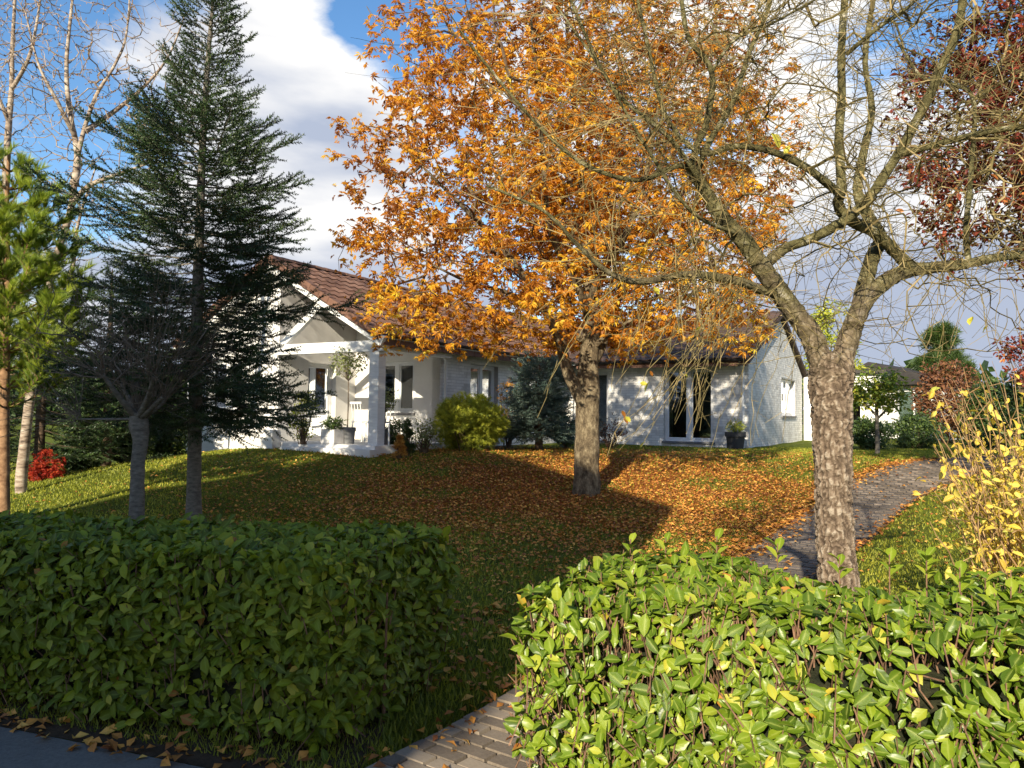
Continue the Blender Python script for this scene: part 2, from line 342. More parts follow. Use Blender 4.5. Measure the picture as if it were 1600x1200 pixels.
MT['white_wood'] = surf('white_painted_timber', [(.3, (.62, .63, .62)), (.7, (.76, .77, .76))], (5, 5, 30), 5, .55, .15, .004)
MT['frame'] = surf('white_window_frame', [(.3, (.66, .67, .67)), (.7, (.76, .77, .77))], (2, 2, 2), 3, .4, .0)
MT['tile'] = surf('brown_roof_tile', [(.2, (.085, .045, .032)), (.5, (.155, .082, .056)), (.8, (.26, .15, .105))], (4, 4, 4), 8, .85, .4, .01, .7, .35)
MT['tile_dark'] = surf('dark_roof_tile', [(.2, (.045, .03, .026)), (.5, (.085, .055, .043)), (.8, (.14, .09, .07))], (4, 4, 4), 8, .85, .4, .01, .7, .35)  # darker, less red tone than the other roof tile
MT['slate'] = surf('dark_slate_roof', [(.3, (.02, .018, .018)), (.7, (.05, .045, .043))], (3, 3, 12), 6, .8, .4, .02)
MT['gutter'] = surf('dark_gutter_metal', [(.3, (.022, .018, .016)), (.7, (.04, .033, .03))], (3, 3, 3), 3, .45, 0)
MT['sill'] = surf('blue_stone_sill', [(.3, (.13, .13, .135)), (.7, (.22, .22, .22))], (20, 20, 20), 5, .7, .1, .003)
MT['asphalt'] = surf('asphalt', [(.3, (.10, .094, .085)), (.52, (.19, .178, .16)), (.75, (.30, .28, .25))], (45, 45, 45), 10, .95, .7, .006, .9, 0.0, 0.0, .1)
MT['paver'] = surf('concrete_paver', [(.25, (.13, .105, .08)), (.5, (.23, .19, .145)), (.8, (.34, .28, .21))], (14, 14, 14), 7, .9, .4, .006, .7, .4)
MT['cobble'] = surf('grey_path_block', [(.25, (.075, .062, .05)), (.5, (.135, .112, .09)), (.8, (.24, .20, .165))], (9, 9, 9), 7, .9, .4, .006, .7, .4)
MT['soil'] = surf('bed_soil', [(.3, (.03, .02, .012)), (.7, (.09, .055, .03))], (12, 12, 12), 8, 1, .8, .03, .7)
MT['sand'] = surf('joint_sand', [(.3, (.06, .05, .038)), (.7, (.14, .115, .085))], (30, 30, 30), 6, 1, .4, .01, .7)
MT['pot'] = surf('anthracite_pot', [(.3, (.035, .036, .038)), (.7, (.06, .06, .064))], (6, 6, 6), 4, .55, .1, .003)
MT['greypot'] = surf('zinc_grey_pot', [(.3, (.10, .105, .11)), (.7, (.20, .205, .21))], (6, 6, 6), 4, .45, .1, .003)
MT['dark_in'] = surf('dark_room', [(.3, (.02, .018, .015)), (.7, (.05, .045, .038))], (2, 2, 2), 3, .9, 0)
MT['curtain'] = surf('curtain_cloth', [(.3, (.35, .31, .25)), (.7, (.5, .46, .38))], (12, 12, 1), 3, .9, .2)
MT['wood_in'] = surf('wooden_shutter', [(.3, (.14, .08, .04)), (.7, (.26, .16, .08))], (3, 3, 18), 4, .7, .1)
def glass():
    m, n, l = nodes('window_glass'); g = n.new('ShaderNodeBsdfGlossy'); g.inputs['Roughness'].default_value = .03; g.inputs['Color'].default_value = (.9, .95, 1, 1)
    t = n.new('ShaderNodeBsdfTransparent'); t.inputs['Color'].default_value = (.62, .68, .66, 1)
    f = n.new('ShaderNodeFresnel'); f.inputs['IOR'].default_value = 1.7
    a = n.new('ShaderNodeMath'); a.operation = 'ADD'; a.inputs[1].default_value = .06; l.new(f.outputs[0], a.inputs[0])
    ms = n.new('ShaderNodeMixShader'); l.new(a.outputs[0], ms.inputs[0]); l.new(t.outputs[0], ms.inputs[1]); l.new(g.outputs[0], ms.inputs[2])
    o = n.new('ShaderNodeOutputMaterial'); l.new(ms.outputs[0], o.inputs[0]); return m
MT['glass'] = glass()
def lawn_mat():
    m, n, l = nodes('lawn'); tc = n.new('ShaderNodeTexCoord')
    def noise(s, d=6, r=.6, vec=None):
        z = n.new('ShaderNodeTexNoise'); z.inputs['Scale'].default_value = s; z.inputs['Detail'].default_value = d; z.inputs['Roughness'].default_value = r; l.new(tc.outputs['Object'], z.inputs['Vector']); return z
    g = ramp(n, [(.3, (.06, .075, .012)), (.55, (.13, .16, .018)), (.75, (.24, .24, .035))]); z1 = noise(3.2, 8, .7); l.new(z1.outputs['Fac'], g.inputs[0])
    lt = ramp(n, [(.3, (.09, .028, .012)), (.5, (.26, .085, .02)), (.72, (.42, .17, .035))]); z2 = noise(17, 6, .75); l.new(z2.outputs['Fac'], lt.inputs[0])
    at = n.new('ShaderNodeAttribute'); at.attribute_name = 'tint'      # where leaves have fallen
    z3 = noise(9, 5, .7); s = n.new('ShaderNodeMath'); s.operation = 'ADD'; l.new(z3.outputs['Fac'], s.inputs[0]); l.new(at.outputs['Fac'], s.inputs[1])
    k = n.new('ShaderNodeMapRange'); k.inputs[1].default_value = .92; k.inputs[2].default_value = 1.12; l.new(s.outputs[0], k.inputs[0])
    mx = n.new('ShaderNodeMix'); mx.data_type = 'RGBA'; l.new(k.outputs[0], mx.inputs[0]); l.new(g.outputs[0], mx.inputs[6]); l.new(lt.outputs[0], mx.inputs[7])
    p = n.new('ShaderNodeBsdfPrincipled'); p.inputs['Roughness'].default_value = 1; p.inputs['Specular IOR Level'].default_value = .1; l.new(mx.outputs[2], p.inputs['Base Color'])
    z4 = noise(45, 5, .8); bp = n.new('ShaderNodeBump'); bp.inputs['Strength'].default_value = 1; bp.inputs['Distance'].default_value = .04; l.new(z4.outputs['Fac'], bp.inputs['Height']); l.new(bp.outputs[0], p.inputs['Normal'])
    o = n.new('ShaderNodeOutputMaterial'); l.new(p.outputs[0], o.inputs[0]); return m
MT['lawn'] = lawn_mat()

# ---------------------------------------------------------------- ground
_yy = np.linspace(-60, 60, 1201)
_g = np.interp(_yy, [-60, 3.0, 4.6, 6, 9, 10, 12, 13.5, 14.5, 16, 20, 30, 60], [0, 0, .0, .07, .20, .27, .46, .70, .87, .93, .88, .9, 1.0])
_g = np.convolve(np.pad(_g, 12, mode='edge'), np.ones(25) / 25, 'valid')
def H(x, y):
    x = np.asarray(x, float); y = np.asarray(y, float)
    q = (x + 1.0) * .331 + (y - 3.62) * .9435; w = np.clip((y - 5) / 4, 0, 1); w = w * w * (3 - 2 * w)
    g = np.interp((3.75 + q) * (1 - w) + y * w, _yy, _g)
    s = np.clip((-x - 5.2) / 5.5, 0, 1); s = s * s * (3 - 2 * s)
    return g * (1 - .72 * s) + .012 * np.sin(x * 1.7 + y) * (y > 6)
ROADP = np.array([-1.0, 3.62]); RD = np.array([.94, -.33]); RD = RD / np.linalg.norm(RD); RN = np.array([-RD[1], RD[0]])
def litter_density(x, y):
    d = ((x - 1.5) / np.where(x < 1.5, 5.0, 5.2)) ** 2 + ((y - 12.3) / np.where(y < 12.3, 4.0, 5.2)) ** 2
    return np.exp(-d ** 1.6 * .9) * np.clip(1.0 + .45 * np.sin(x * 1.9 + 2 * np.sin(y * 1.3)) * np.sin(y * 2.3 + x), .45, 1)
xs = np.concatenate([[-600, -300, -120, -60, -35], np.arange(-22, 22, .25), [25, 35, 60, 120, 300, 600]])
ys = np.concatenate([[-300, -100, -40, -20, -10, -4], np.arange(0, 26, .25), [28, 32, 40, 60, 120, 300, 900]])
X, Y = np.meshgrid(xs, ys); Z = H(X, Y)
mb = MB(); n1, n2 = X.shape; i = np.arange(n1 - 1)[:, None] * n2 + np.arange(n2 - 1)[None]
mb.add(np.stack([X, Y, Z], -1).reshape(-1, 3), np.stack([i, i + 1, i + n2 + 1, i + n2], -1).reshape(-1, 4), tint=(litter_density(X, Y) * .72).ravel())
ground = mb.build('lawn', MT['lawn'], smooth=True); tag(ground, kind='structure')
# road
def strip(a, b, q0, q1, z):
    A = ROADP + RD * a + RN * q0; B = ROADP + RD * b + RN * q0; C_ = ROADP + RD * b + RN * q1; D_ = ROADP + RD * a + RN * q1
    return np.array([[*A, z], [*B, z], [*C_, z], [*D_, z]])
mb = MB(); mb.add(strip(-120, 120, -7.0, -.06, .012), np.array([[0, 1, 2, 3]])); tag(mb.build('road', MT['asphalt']), kind='structure')
mb = MB(); aa, qq = np.meshgrid(np.arange(-8, .31, .25), np.linspace(-.06, 1.0, 7)); pxy = ROADP + RD * aa.ravel()[:, None] + RN * (qq * np.clip((.32 - aa) * 3, .35, 1)).ravel()[:, None]; k_ = aa.shape[1]; i_ = (np.arange(6)[:, None] * k_ + np.arange(k_ - 1)[None])
mb.add(np.c_[pxy, H(pxy[:, 0], pxy[:, 1]) + .014], np.stack([i_, i_ + 1, i_ + k_ + 1, i_ + k_], -1).reshape(-1, 4)); tag(mb.build('planting_bed', MT['soil']), kind='structure')
mb = MB()
for (cx, cy, rx, ry) in ((P(690, 700, 17.0)[0], 16.9, 1.5, .55), (P(840, 700, 18.6)[0], 18.9, 1.6, .8)):
    a = np.linspace(0, 2 * np.pi, 28, endpoint=False); rr = 1 + .12 * np.sin(3 * a + cx); bx = cx + rx * np.cos(a) * rr * .9; by = cy + (ry + .5) * np.sin(a) * rr + .5 * rx * np.cos(a) * .7
    mb.add(np.stack([bx, by, H(bx, by) + .02], -1), np.array([list(range(28))]))
tag(mb.build('flower_bed', MT['soil']), kind='structure')

# ---------------------------------------------------------------- garden path of blocks
rng = np.random.RandomState(7)
L = np.array([(-1.75, 2.05), (-1.15, 2.98), (-.62, 3.73), (-.04, 4.55), (1.4, 6.85), (2.75, 8.8), (4.3, 11.1), (5.7, 13.0), (7.4, 14.6), (9.3, 15.8), (12, 16.8), (16, 17.4)])
Ls, wid = smooth_path(np.c_[L, L[:, 0] * 0], [.86, .86, .86, .86, .9, .95, 1.05, 1.15, 1.25, 1.3, 1.3, 1.3], 12); Ls = Ls[:, :2]
s = np.r_[0, np.cumsum(np.linalg.norm(np.diff(Ls, axis=0), axis=1))]
def path_at(t):
    p = np.array([np.interp(t, s, Ls[:, 0]), np.interp(t, s, Ls[:, 1])]); q = np.array([np.interp(t + .05, s, Ls[:, 0]), np.interp(t + .05, s, Ls[:, 1])])
    d = (q - p) / np.linalg.norm(q - p); return p, d, np.array([d[1], -d[0]]), np.interp(t, s, wid)
mb = MB(); k = 0; PV = []
ts = np.arange(.02, s[-1] - .1, .5); vv = []
for t in ts:
    p, d, nn, w = path_at(t); a = p - nn * .02; b = p + nn * (w + .02)
    vv += [[*a, H(*a) + .012], [*b, H(*b) + .012]]
vv = np.array(vv); kk = np.arange(len(ts) - 1) * 2
mb.add(vv, np.stack([kk, kk + 1, kk + 3, kk + 2], 1)); path = mb.build('path', MT['sand']); tag(path, kind='structure')
t = .05; row = 0
while t < s[-1] - .3:
    p, d, nn, w = path_at(t); pitch = .205; off = (row % 2) * .1; near = p[1] < 6.5
    x = .0 - off
    # border stone along the lawn side
    while x < w - .03:
        x0 = max(x, 0) + .004; x1 = min(x + pitch, w) - .004
        if x1 - x0 > .03:
            c = p + nn * (x0 + x1) / 2 + d * .05
            PV.append((c[0], c[1], float(H(*c)) + .012, x1 - x0, .096, math.atan2(nn[1], nn[0]), near))
        x += pitch
    t += .104; row += 1
PV = np.array(PV, float)
pm = []
for j in range(3):
    for m in ('paver', 'cobble'):
        b = MB(); v = boxv(-.5, .5, -.5, .5, 0, .03); v[4:, :2] *= .93; b.add(v, QB, tint=rng.rand()); pm.append(b.build('paving_block', MT[m], link=False))
dist = np.hypot(PV[:, 0], PV[:, 1]); vis = ((PV[:, 1] < 4.7) & (PV[:, 0] > -1.0)) | (PV[:, 1] > 8.6)
vis &= (np.abs(PV[:, 0]) < PV[:, 1] * .68)
order = np.argsort(dist + 1000 * ~vis); parts = set(order[:295])
rest = [MB(), MB()]
for idx, (x, y, z, w, l_, a, near) in enumerate(PV):
    z += rng.uniform(-.004, .004); a2 = a + rng.uniform(-.01, .01)
    if idx in parts:
        o = link_mesh('paving_block', pm[rng.randint(3) * 2 + (0 if near else 1)], path)
        o.location = (x, y, z); o.rotation_euler = (0, 0, a2); o.scale = (w, l_, 1)
    else:
        v = boxv(-w / 2, w / 2, -l_ / 2, l_ / 2, 0, .03); c, s_ = math.cos(a2), math.sin(a2)
        v = np.c_[v[:, 0] * c - v[:, 1] * s_ + x, v[:, 0] * s_ + v[:, 1] * c + y, v[:, 2] + z]
        rest[0 if near else 1].add(v, QB, tint=rng.rand())
stuff(rest[0].build('paving_blocks', MT['paver'], path)); stuff(rest[1].build('paving_blocks', MT['cobble'], path))

# ---------------------------------------------------------------- grass and fallen leaves
def on_path(x, y):
    d = np.full(x.shape, 9.)
    for j in range(0, len(Ls) - 1, 3):
        p = Ls[j]; q = Ls[min(j + 3, len(Ls) - 1)]; e = q - p; L_ = np.linalg.norm(e) + 1e-9; e = e / L_
        a = (x - p[0]) * e[0] + (y - p[1]) * e[1]; c = (x - p[0]) * e[1] - (y - p[1]) * e[0]
        inside = (a > -.1) & (a < L_ + .1) & (c > -.03) & (c < wid[j] + .03); d = np.where(inside, 0, d)
    return d == 0
U = np.array([.866, -.5]); V_ = np.array([.5, .866]); HC = np.array([6.35, 20.6])
def in_house(x, y):
    a = (x - HC[0]) * U[0] + (y - HC[1]) * U[1]; b = (x - HC[0]) * V_[0] + (y - HC[1]) * V_[1]
    return ((b > -.1) & (a < .1) & (a > -12)) | ((b > -9.3) & (a > -11.6) & (a < -5.0))
def path_side(x, y):   # east of the path
    return x > np.interp(y, Ls[:, 1], Ls[:, 0]) + .9
def lawn_pts(n, y0, y1, pw=1.0, side=.75):
    y = y0 + (y1 - y0) * rng.rand(n) ** pw; x = (rng.rand(n) * 2 - 1) * (y * side + .6)
    q = (x - ROADP[0]) * RN[0] + (y - ROADP[1]) * RN[1]
    k = (q > .05) & ~on_path(x, y) & ~in_house(x, y); return x[k], y[k]
mb = MB()
x, y = lawn_pts(230000, 3.6, 21, 1.25); k = rng.rand(len(x)) > litter_density(x, y) * .55; x, y = x[k], y[k]; n = len(x)
h = rng.uniform(.02, .05, n) * (1 + .5 * (y < 6)); a = rng.rand(n) * 6.28; tilt = rng.normal(0, .35, (n, 2)); w = .0035 + .0005 * y
v = np.empty((n, 3, 3)); z = H(x, y) - .004
v[:, 0] = np.stack([x - np.cos(a) * w, y - np.sin(a) * w, z], 1); v[:, 1] = np.stack([x + np.cos(a) * w, y + np.sin(a) * w, z], 1)
v[:, 2] = np.stack([x + tilt[:, 0] * h, y + tilt[:, 1] * h, z + h], 1)
tn = np.clip(.5 + .33 * vnoise(np.c_[x * .8, y * .8, x * 0], 3) + rng.normal(0, .18, n), 0, 1)
mb.add(v.reshape(-1, 3), np.arange(3 * n).reshape(-1, 3), tint=np.repeat(tn, 3)); o = mb.build('grass', MT['grass']); tag(o, 'short green lawn grass covering the rising ground between hedges and house', 'grass', kind='stuff')
# fallen leaves
def fallen(n, x, y, size, lift=.012, mb=None):
    z = H(x, y) + lift + rng.rand(n) * .02
    N = rng.normal(0, .38, (n, 3)); N[:, 2] = 1; D = rng.normal(size=(n, 3))
    scatter(mb, SMALL[0] * np.array([1.3, 1, 1.6]), SMALL[1], frames_n(N, D), np.c_[x, y, z], size, np.clip(rng.beta(2, 2, n), 0, 1))
mb = MB(); x, y = lawn_pts(170000, 6.2, 20.5, 1.0, .70); k = rng.rand(len(x)) < litter_density(x, y) * 1.0 * np.where(path_side(x, y), .12, 1) + .005; x, y = x[k], y[k]
fallen(len(x), x, y, rng.uniform(.028, .072, len(x)), mb=mb)
# drifts along path edges and road edge
for (t0, t1, side, n, sg) in ((6, 17, 0, 2200, .12), (6, 17, 1, 420, .04), (2.0, 4.2, 0, 60, .06)):
    t = rng.uniform(t0, t1, n); pp = np.array([path_at(q)[0] + path_at(q)[2] * (path_at(q)[3] * side) + path_at(q)[2] * rng.normal(0, sg) for q in t])
    fallen(n, pp[:, 0], pp[:, 1], rng.uniform(.05, .09, n), .03, mb)
t = rng.uniform(1.2, 16.5, 420) ; lat = rng.rand(420) ** 1.6 ; pp = np.array([path_at(q)[0] + path_at(q)[2] * path_at(q)[3] * l_ for q, l_ in zip(t, lat)]); fallen(420, pp[:, 0], pp[:, 1], rng.uniform(.03, .075, 420), .05, mb)
n = 170; a = rng.uniform(-3.2, .2, n); pp = ROADP + RD * a[:, None] + RN * rng.uniform(-.12, .12, n)[:, None]; fallen(n, pp[:, 0], pp[:, 1], rng.uniform(.05, .09, n), .02, mb)
n = 500; x = rng.uniform(-.6, 1.2, n); y = rng.uniform(4.6, 6.5, n); k = ~on_path(x, y); fallen(k.sum(), x[k], y[k], rng.uniform(.05, .09, k.sum()), .02, mb)
o = mb.build('fallen_leaves', MT['litter']); tag(o, 'orange and brown fallen leaves carpeting the lawn under the chestnut', 'leaves', kind='stuff')

# ---------------------------------------------------------------- hedges
def hedge(name, label, quad, htop, mleaf, dens, size, seed, sparse, view_x, dip=None, nparts=298):
    """quad: FL, FR, BR, BL ground corners (front left, front right, back right, back left)"""
    rg = np.random.RandomState(seed); FL, FR, BR, BL = [np.array(q, float) for q in quad]
    root = thing(name, label, 'hedge', (*(FL + FR) / 2, 0)); O = np.array([*((FL + FR) / 2), 0])
    def top(p):
        z = htop + .035 * vnoise(np.c_[p * 2.2, p[:, :1] * 0], seed)
        if dip: z = z - dip[2] * np.exp(-((p[:, 0] - dip[0]) ** 2 + (p[:, 1] - dip[1]) ** 2) / .13)
        return z
    def bil(a, b): return (FL * ((1 - a) * (1 - b))[:, None] + FR * (a * (1 - b))[:, None] + BR * (a * b)[:, None] + BL * ((1 - a) * b)[:, None])
    C0 = (FL + FR + BR + BL) / 4
    faces = []
    def area_n(L1, L2): return int(dens * L1 * L2)
    pos = []; nor = []; low = []
    def side(A, B):
        Ln = np.linalg.norm(B - A); n = int(area_n(Ln, htop) * (.35 if A is BR else 1)); a = rg.rand(n); p = A + (B - A) * a[:, None]; z = .06 + rg.rand(n) ** .92 * (top(p) - .06)
        nn = np.array([(B - A)[1], -(B - A)[0]]) / Ln
        if nn @ (C0 - A) > 0: nn = -nn
        bulge = .05 * vnoise(np.c_[p * 2.6, z * 2.6], seed + 1) + .07 * np.minimum(z / .5, 1) - .10 * np.clip((z - htop + .12) / .12, 0, 1) ** 2
        inn = -np.abs(rg.normal(0, .045, n)) + bulge - .02 - (rg.rand(n) < .30) * rg.uniform(.03, .19, n)
        q = np.c_[p + nn * inn[:, None], z]; pos.append(q); nor.append(np.tile([nn[0], nn[1], .35], (n, 1)))
    side(FL, FR); side(BR, BL); side(FR, BR); side(BL, FL)
    n = area_n(np.linalg.norm(FR - FL), np.linalg.norm(BL - FL)); n = int(n * 1.05); p = bil(rg.rand(n), rg.rand(n)); z = top(p) - np.abs(rg.normal(0, .035, n)) + .01
    pos.append(np.c_[p, z]); nor.append(np.tile([0, -.15, 1.], (n, 1)))
    pos = np.concatenate(pos); nor = np.concatenate(nor); n = len(pos)
    # clumpy gaps
    g = vnoise(pos * 9., seed + 3); keep = (g > -sparse - rg.rand(n) * .7) ; pos = pos[keep]; nor = nor[keep]; n = len(pos)
    if dip:
        keep = np.hypot(pos[:, 0] - TR[0], pos[:, 1] - TR[1]) > .13; pos = pos[keep]; nor = nor[keep]; n = len(pos)
    D = nor * .35 + np.array([0, 0, .55]) + rg.normal(0, .62, (n, 3)); N = nor * .9 + rg.normal(0, .5, (n, 3)) + np.array([0, -.15, .35])
    R = frames_n(N, D); S = size * rg.uniform(.5, 1.3, n); tint = np.clip(rg.beta(1.3, 1.7, n) + .12 * vnoise(pos * 2, seed + 5), 0, .92)
    odd = rg.rand(n); tint[odd < .02] = rg.uniform(.93, 1, (odd < .02).sum())
    wv = rg.uniform(.85, 1.15, n); SS = np.stack([S * wv, S, S], 1)
    cosv = ((EYE - pos) * nor).sum(1) > 0
    inview = (np.abs(pos[:, 0] / pos[:, 1]) < .68) & (pos[:, 1] > .5) & cosv & (1.7 - pos[:, 2] < pos[:, 1] * .47)
    dist = np.linalg.norm(pos - EYE, axis=1) - S * 6; order = np.argsort(dist + 100 * ~inview); sel = np.zeros(n, bool); sel[order[:nparts]] = True
    mb = MB(); q = ~sel; scatter(mb, LAUREL4[0], LAUREL4[1], R[q], pos[q] - O, SS[q], tint[q], LAUREL4[2]); stuff(mb.build('foliage', mleaf, root, smooth=True))
    var = []
    for t in (.15, .3, .45, .55, .68, .8, .94, .99):
        b = MB(); b.add(LAUREL[0], LAUREL[1], tint=t, rib=LAUREL[2]); var.append((t, b.build('leaf', mleaf, smooth=True, link=False)))
    for i in np.nonzero(sel)[0]:
        me = min(var, key=lambda k_: abs(k_[0] - tint[i]))[1]; o = link_mesh('leaf', me, root)
        mm = Matrix(R[i].tolist()).to_4x4() @ Matrix.Diagonal((*SS[i], 1)); mm.translation = Vector(pos[i] - O); o.matrix_local = mm
    # woody shoots reaching the surface
    m = int(n * (.42 if sparse < 1 else .10)); j = rg.choice(n, m); B_ = pos[j] + nor[j] * rg.uniform(-.02, .045, (m, 1)); Dn = nor[j] * .7 + np.array([0, 0, .8]) + rg.normal(0, .35, (m, 3)); A_ = B_ - Dn / np.linalg.norm(Dn, axis=1, keepdims=True) * rg.uniform(.08, .22, m)[:, None]
    mb = MB(); prisms(mb, A_ - O, B_ - O, np.full(m, .0038), np.full(m, .0022), 3)
    # main stems
    m = int(np.linalg.norm(FR - FL) * 26); b0 = bil(rg.rand(m), .12 + .6 * rg.rand(m)); A_ = np.c_[b0, np.full(m, .0)]; B_ = np.c_[b0 + rg.normal(0, .12, (m, 2)), np.full(m, htop * .8)]
    prisms(mb, A_ - O, B_ - O, np.full(m, .011), np.full(m, .005), 5); stuff(mb.build('stems', MT['hedge_twig'], root))
    # solid core, its near-black colour standing in for shade inside the hedge
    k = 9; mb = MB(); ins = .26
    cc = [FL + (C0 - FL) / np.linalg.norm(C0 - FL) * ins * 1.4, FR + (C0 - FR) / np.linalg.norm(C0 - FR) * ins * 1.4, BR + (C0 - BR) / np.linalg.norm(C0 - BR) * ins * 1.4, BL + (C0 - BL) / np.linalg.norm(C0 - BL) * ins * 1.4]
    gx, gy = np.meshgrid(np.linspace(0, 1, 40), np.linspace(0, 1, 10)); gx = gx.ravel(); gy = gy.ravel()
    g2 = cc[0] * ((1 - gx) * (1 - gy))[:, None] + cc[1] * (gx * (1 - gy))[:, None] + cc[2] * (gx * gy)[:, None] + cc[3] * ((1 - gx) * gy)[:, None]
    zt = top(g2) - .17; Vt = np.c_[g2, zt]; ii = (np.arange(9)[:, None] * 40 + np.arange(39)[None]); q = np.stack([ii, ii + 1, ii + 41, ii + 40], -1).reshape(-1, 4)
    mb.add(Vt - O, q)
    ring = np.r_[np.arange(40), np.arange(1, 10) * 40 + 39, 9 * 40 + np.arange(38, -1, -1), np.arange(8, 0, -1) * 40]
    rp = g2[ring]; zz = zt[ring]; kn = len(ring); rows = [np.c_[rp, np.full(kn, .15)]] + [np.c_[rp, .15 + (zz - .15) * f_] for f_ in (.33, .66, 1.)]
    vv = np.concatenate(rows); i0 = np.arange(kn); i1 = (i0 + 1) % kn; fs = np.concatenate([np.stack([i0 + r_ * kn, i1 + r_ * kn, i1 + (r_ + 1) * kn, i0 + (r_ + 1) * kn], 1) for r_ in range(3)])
    mb.add(vv - O, fs); stuff(mb.build('shade_core', MT['hedge_core'], root))
    return root, (pos, nor)
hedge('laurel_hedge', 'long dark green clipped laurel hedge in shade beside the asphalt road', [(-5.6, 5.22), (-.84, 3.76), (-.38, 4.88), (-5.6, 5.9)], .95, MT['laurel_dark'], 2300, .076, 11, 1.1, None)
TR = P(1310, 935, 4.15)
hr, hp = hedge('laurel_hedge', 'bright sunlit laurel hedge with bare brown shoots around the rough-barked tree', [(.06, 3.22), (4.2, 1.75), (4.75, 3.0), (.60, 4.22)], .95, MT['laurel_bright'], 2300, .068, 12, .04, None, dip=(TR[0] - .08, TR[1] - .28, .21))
# taller free shoots on the bright hedge
rg = np.random.RandomState(5); mb = MB(); st = MB(); O = np.array(hr.location)
for (px, py, d, n) in ((1448, 905, 3.35, 9), (1312, 905, 3.55, 5), (1540, 940, 3.3, 6), (1215, 880, 4.0, 5), (1390, 900, 3.6, 5), (1040, 870, 4.1, 4), (1120, 868, 4.0, 4), (1500, 925, 3.2, 5), (985, 872, 4.1, 4), (1580, 955, 3.2, 5)):
    c = P(px, py, d); st_h = .10
    for j in range(n):
        a = j * 2.4; hgt = c + np.array([0, 0, st_h * j / n]); Dd = np.array([[math.cos(a) * .7, math.sin(a) * .7, .9]]); Nn = np.array([[-math.cos(a) * .8, -math.sin(a) * .8 - .3, .8]])
        scatter(mb, LAUREL[0], LAUREL[1], frames_n(Nn, Dd), hgt[None] - O, np.array([rg.uniform(.06, .095)]), rg.uniform(.5, .9), LAUREL[2])
    prisms(st, (c - [0, 0, .22])[None] - O, (c + [0, 0, .1])[None] - O, [.004], [.003], 4)
stuff(mb.build('young_shoots', MT['laurel_bright'], hr, smooth=True)); stuff(st.build('shoot_stems', MT['hedge_twig'], hr))

# ---------------------------------------------------------------- tree engine
def colony(skel, targets, rg, step=.12, jit=.15, endup=.15, pen=.45, maxlen=1e9):
    """skel: list of (pts (k,3), radii). grows twigs from skeleton to every target. returns P, parent, minr"""
    Pn = []; par = []; mr = []; dr = []
    for pts, rad, at in skel:
        base = -1
        if at is not None and len(Pn):
            base = int(np.argmin(np.linalg.norm(np.array(Pn) - pts[0], axis=1)))
        for i, p in enumerate(pts):
            d = pts[min(i + 1, len(pts) - 1)] - pts[max(i - 1, 0)]; d = d / (np.linalg.norm(d) + 1e-9)
            Pn.append(p); dr.append(d); mr.append(rad[i]); par.append(base if i == 0 else len(Pn) - 2)
    ns = len(Pn); cap = ns + len(targets) * 24
    A = np.zeros((cap, 3)); A[:ns] = Pn; D = np.zeros((cap, 3)); D[:ns] = dr; n = ns
    par = par + [0] * (cap - ns); tips = []
    for t in targets:
        v = t - A[:n]; di = np.sqrt((v * v).sum(1)) + 1e-9; cs = (v * D[:n]).sum(1) / di
        i = int(np.argmin(di * (1 + pen * (1 - cs)))); L_ = di[i]
        if L_ > maxlen or L_ < .02: continue
        m = max(2, min(22, int(L_ / step))); p0 = A[i]; t0 = D[i] * L_ * .38; t1 = (v[i] * .8 + np.array([0, 0, endup * L_])) ; q = i
        off = rg.normal(0, jit * L_ * .12, 3)
        for k in range(1, m + 1):
            u = k / m; h1 = 2 * u ** 3 - 3 * u * u + 1; h2 = u ** 3 - 2 * u * u + u; h3 = -2 * u ** 3 + 3 * u * u; h4 = u ** 3 - u * u
            p = h1 * p0 + h2 * t0 + h3 * t + h4 * t1 + off * math.sin(math.pi * u) + rg.normal(0, jit * .05 * L_ / m, 3)
            A[n] = p; d = p - A[q]; D[n] = d / (np.linalg.norm(d) + 1e-9); par[n] = q; q = n; n += 1
        tips.append(q)
    return A[:n], D[:n], np.array(par[:n]), np.array(mr + [0.] * (n - ns)), np.array(tips), ns
def pipe(par, tips, mr, r0, k):
    w = np.zeros(len(par)); w[tips] = 1
    for i in range(len(par) - 1, -1, -1):
        if par[i] >= 0: w[par[i]] += w[i]
    r = np.maximum(r0 * np.maximum(w, .6) ** k, mr); return r
def twigs_mesh(name, A, par, r, ns, mat, parent, O, thick=.02, rg=None):
    i = np.arange(ns, len(A)); p = par[i]; ra = np.minimum(r[p], r[i] * 1.5); mb = MB(); big = r[i] > thick; t = rg.rand(len(i)) if rg is not None else .5
    for m, s_ in ((big, 6), (~big & (r[i] > .006), 4), (~big & (r[i] <= .006), 3)):
        if m.any(): prisms(mb, A[p[m]] - O, A[i[m]] - O, ra[m], r[i[m]], s_, tint=t[m])
    return stuff(mb.build(name, mat, parent))
def PP(seq): return np.array([P(*q) for q in seq])

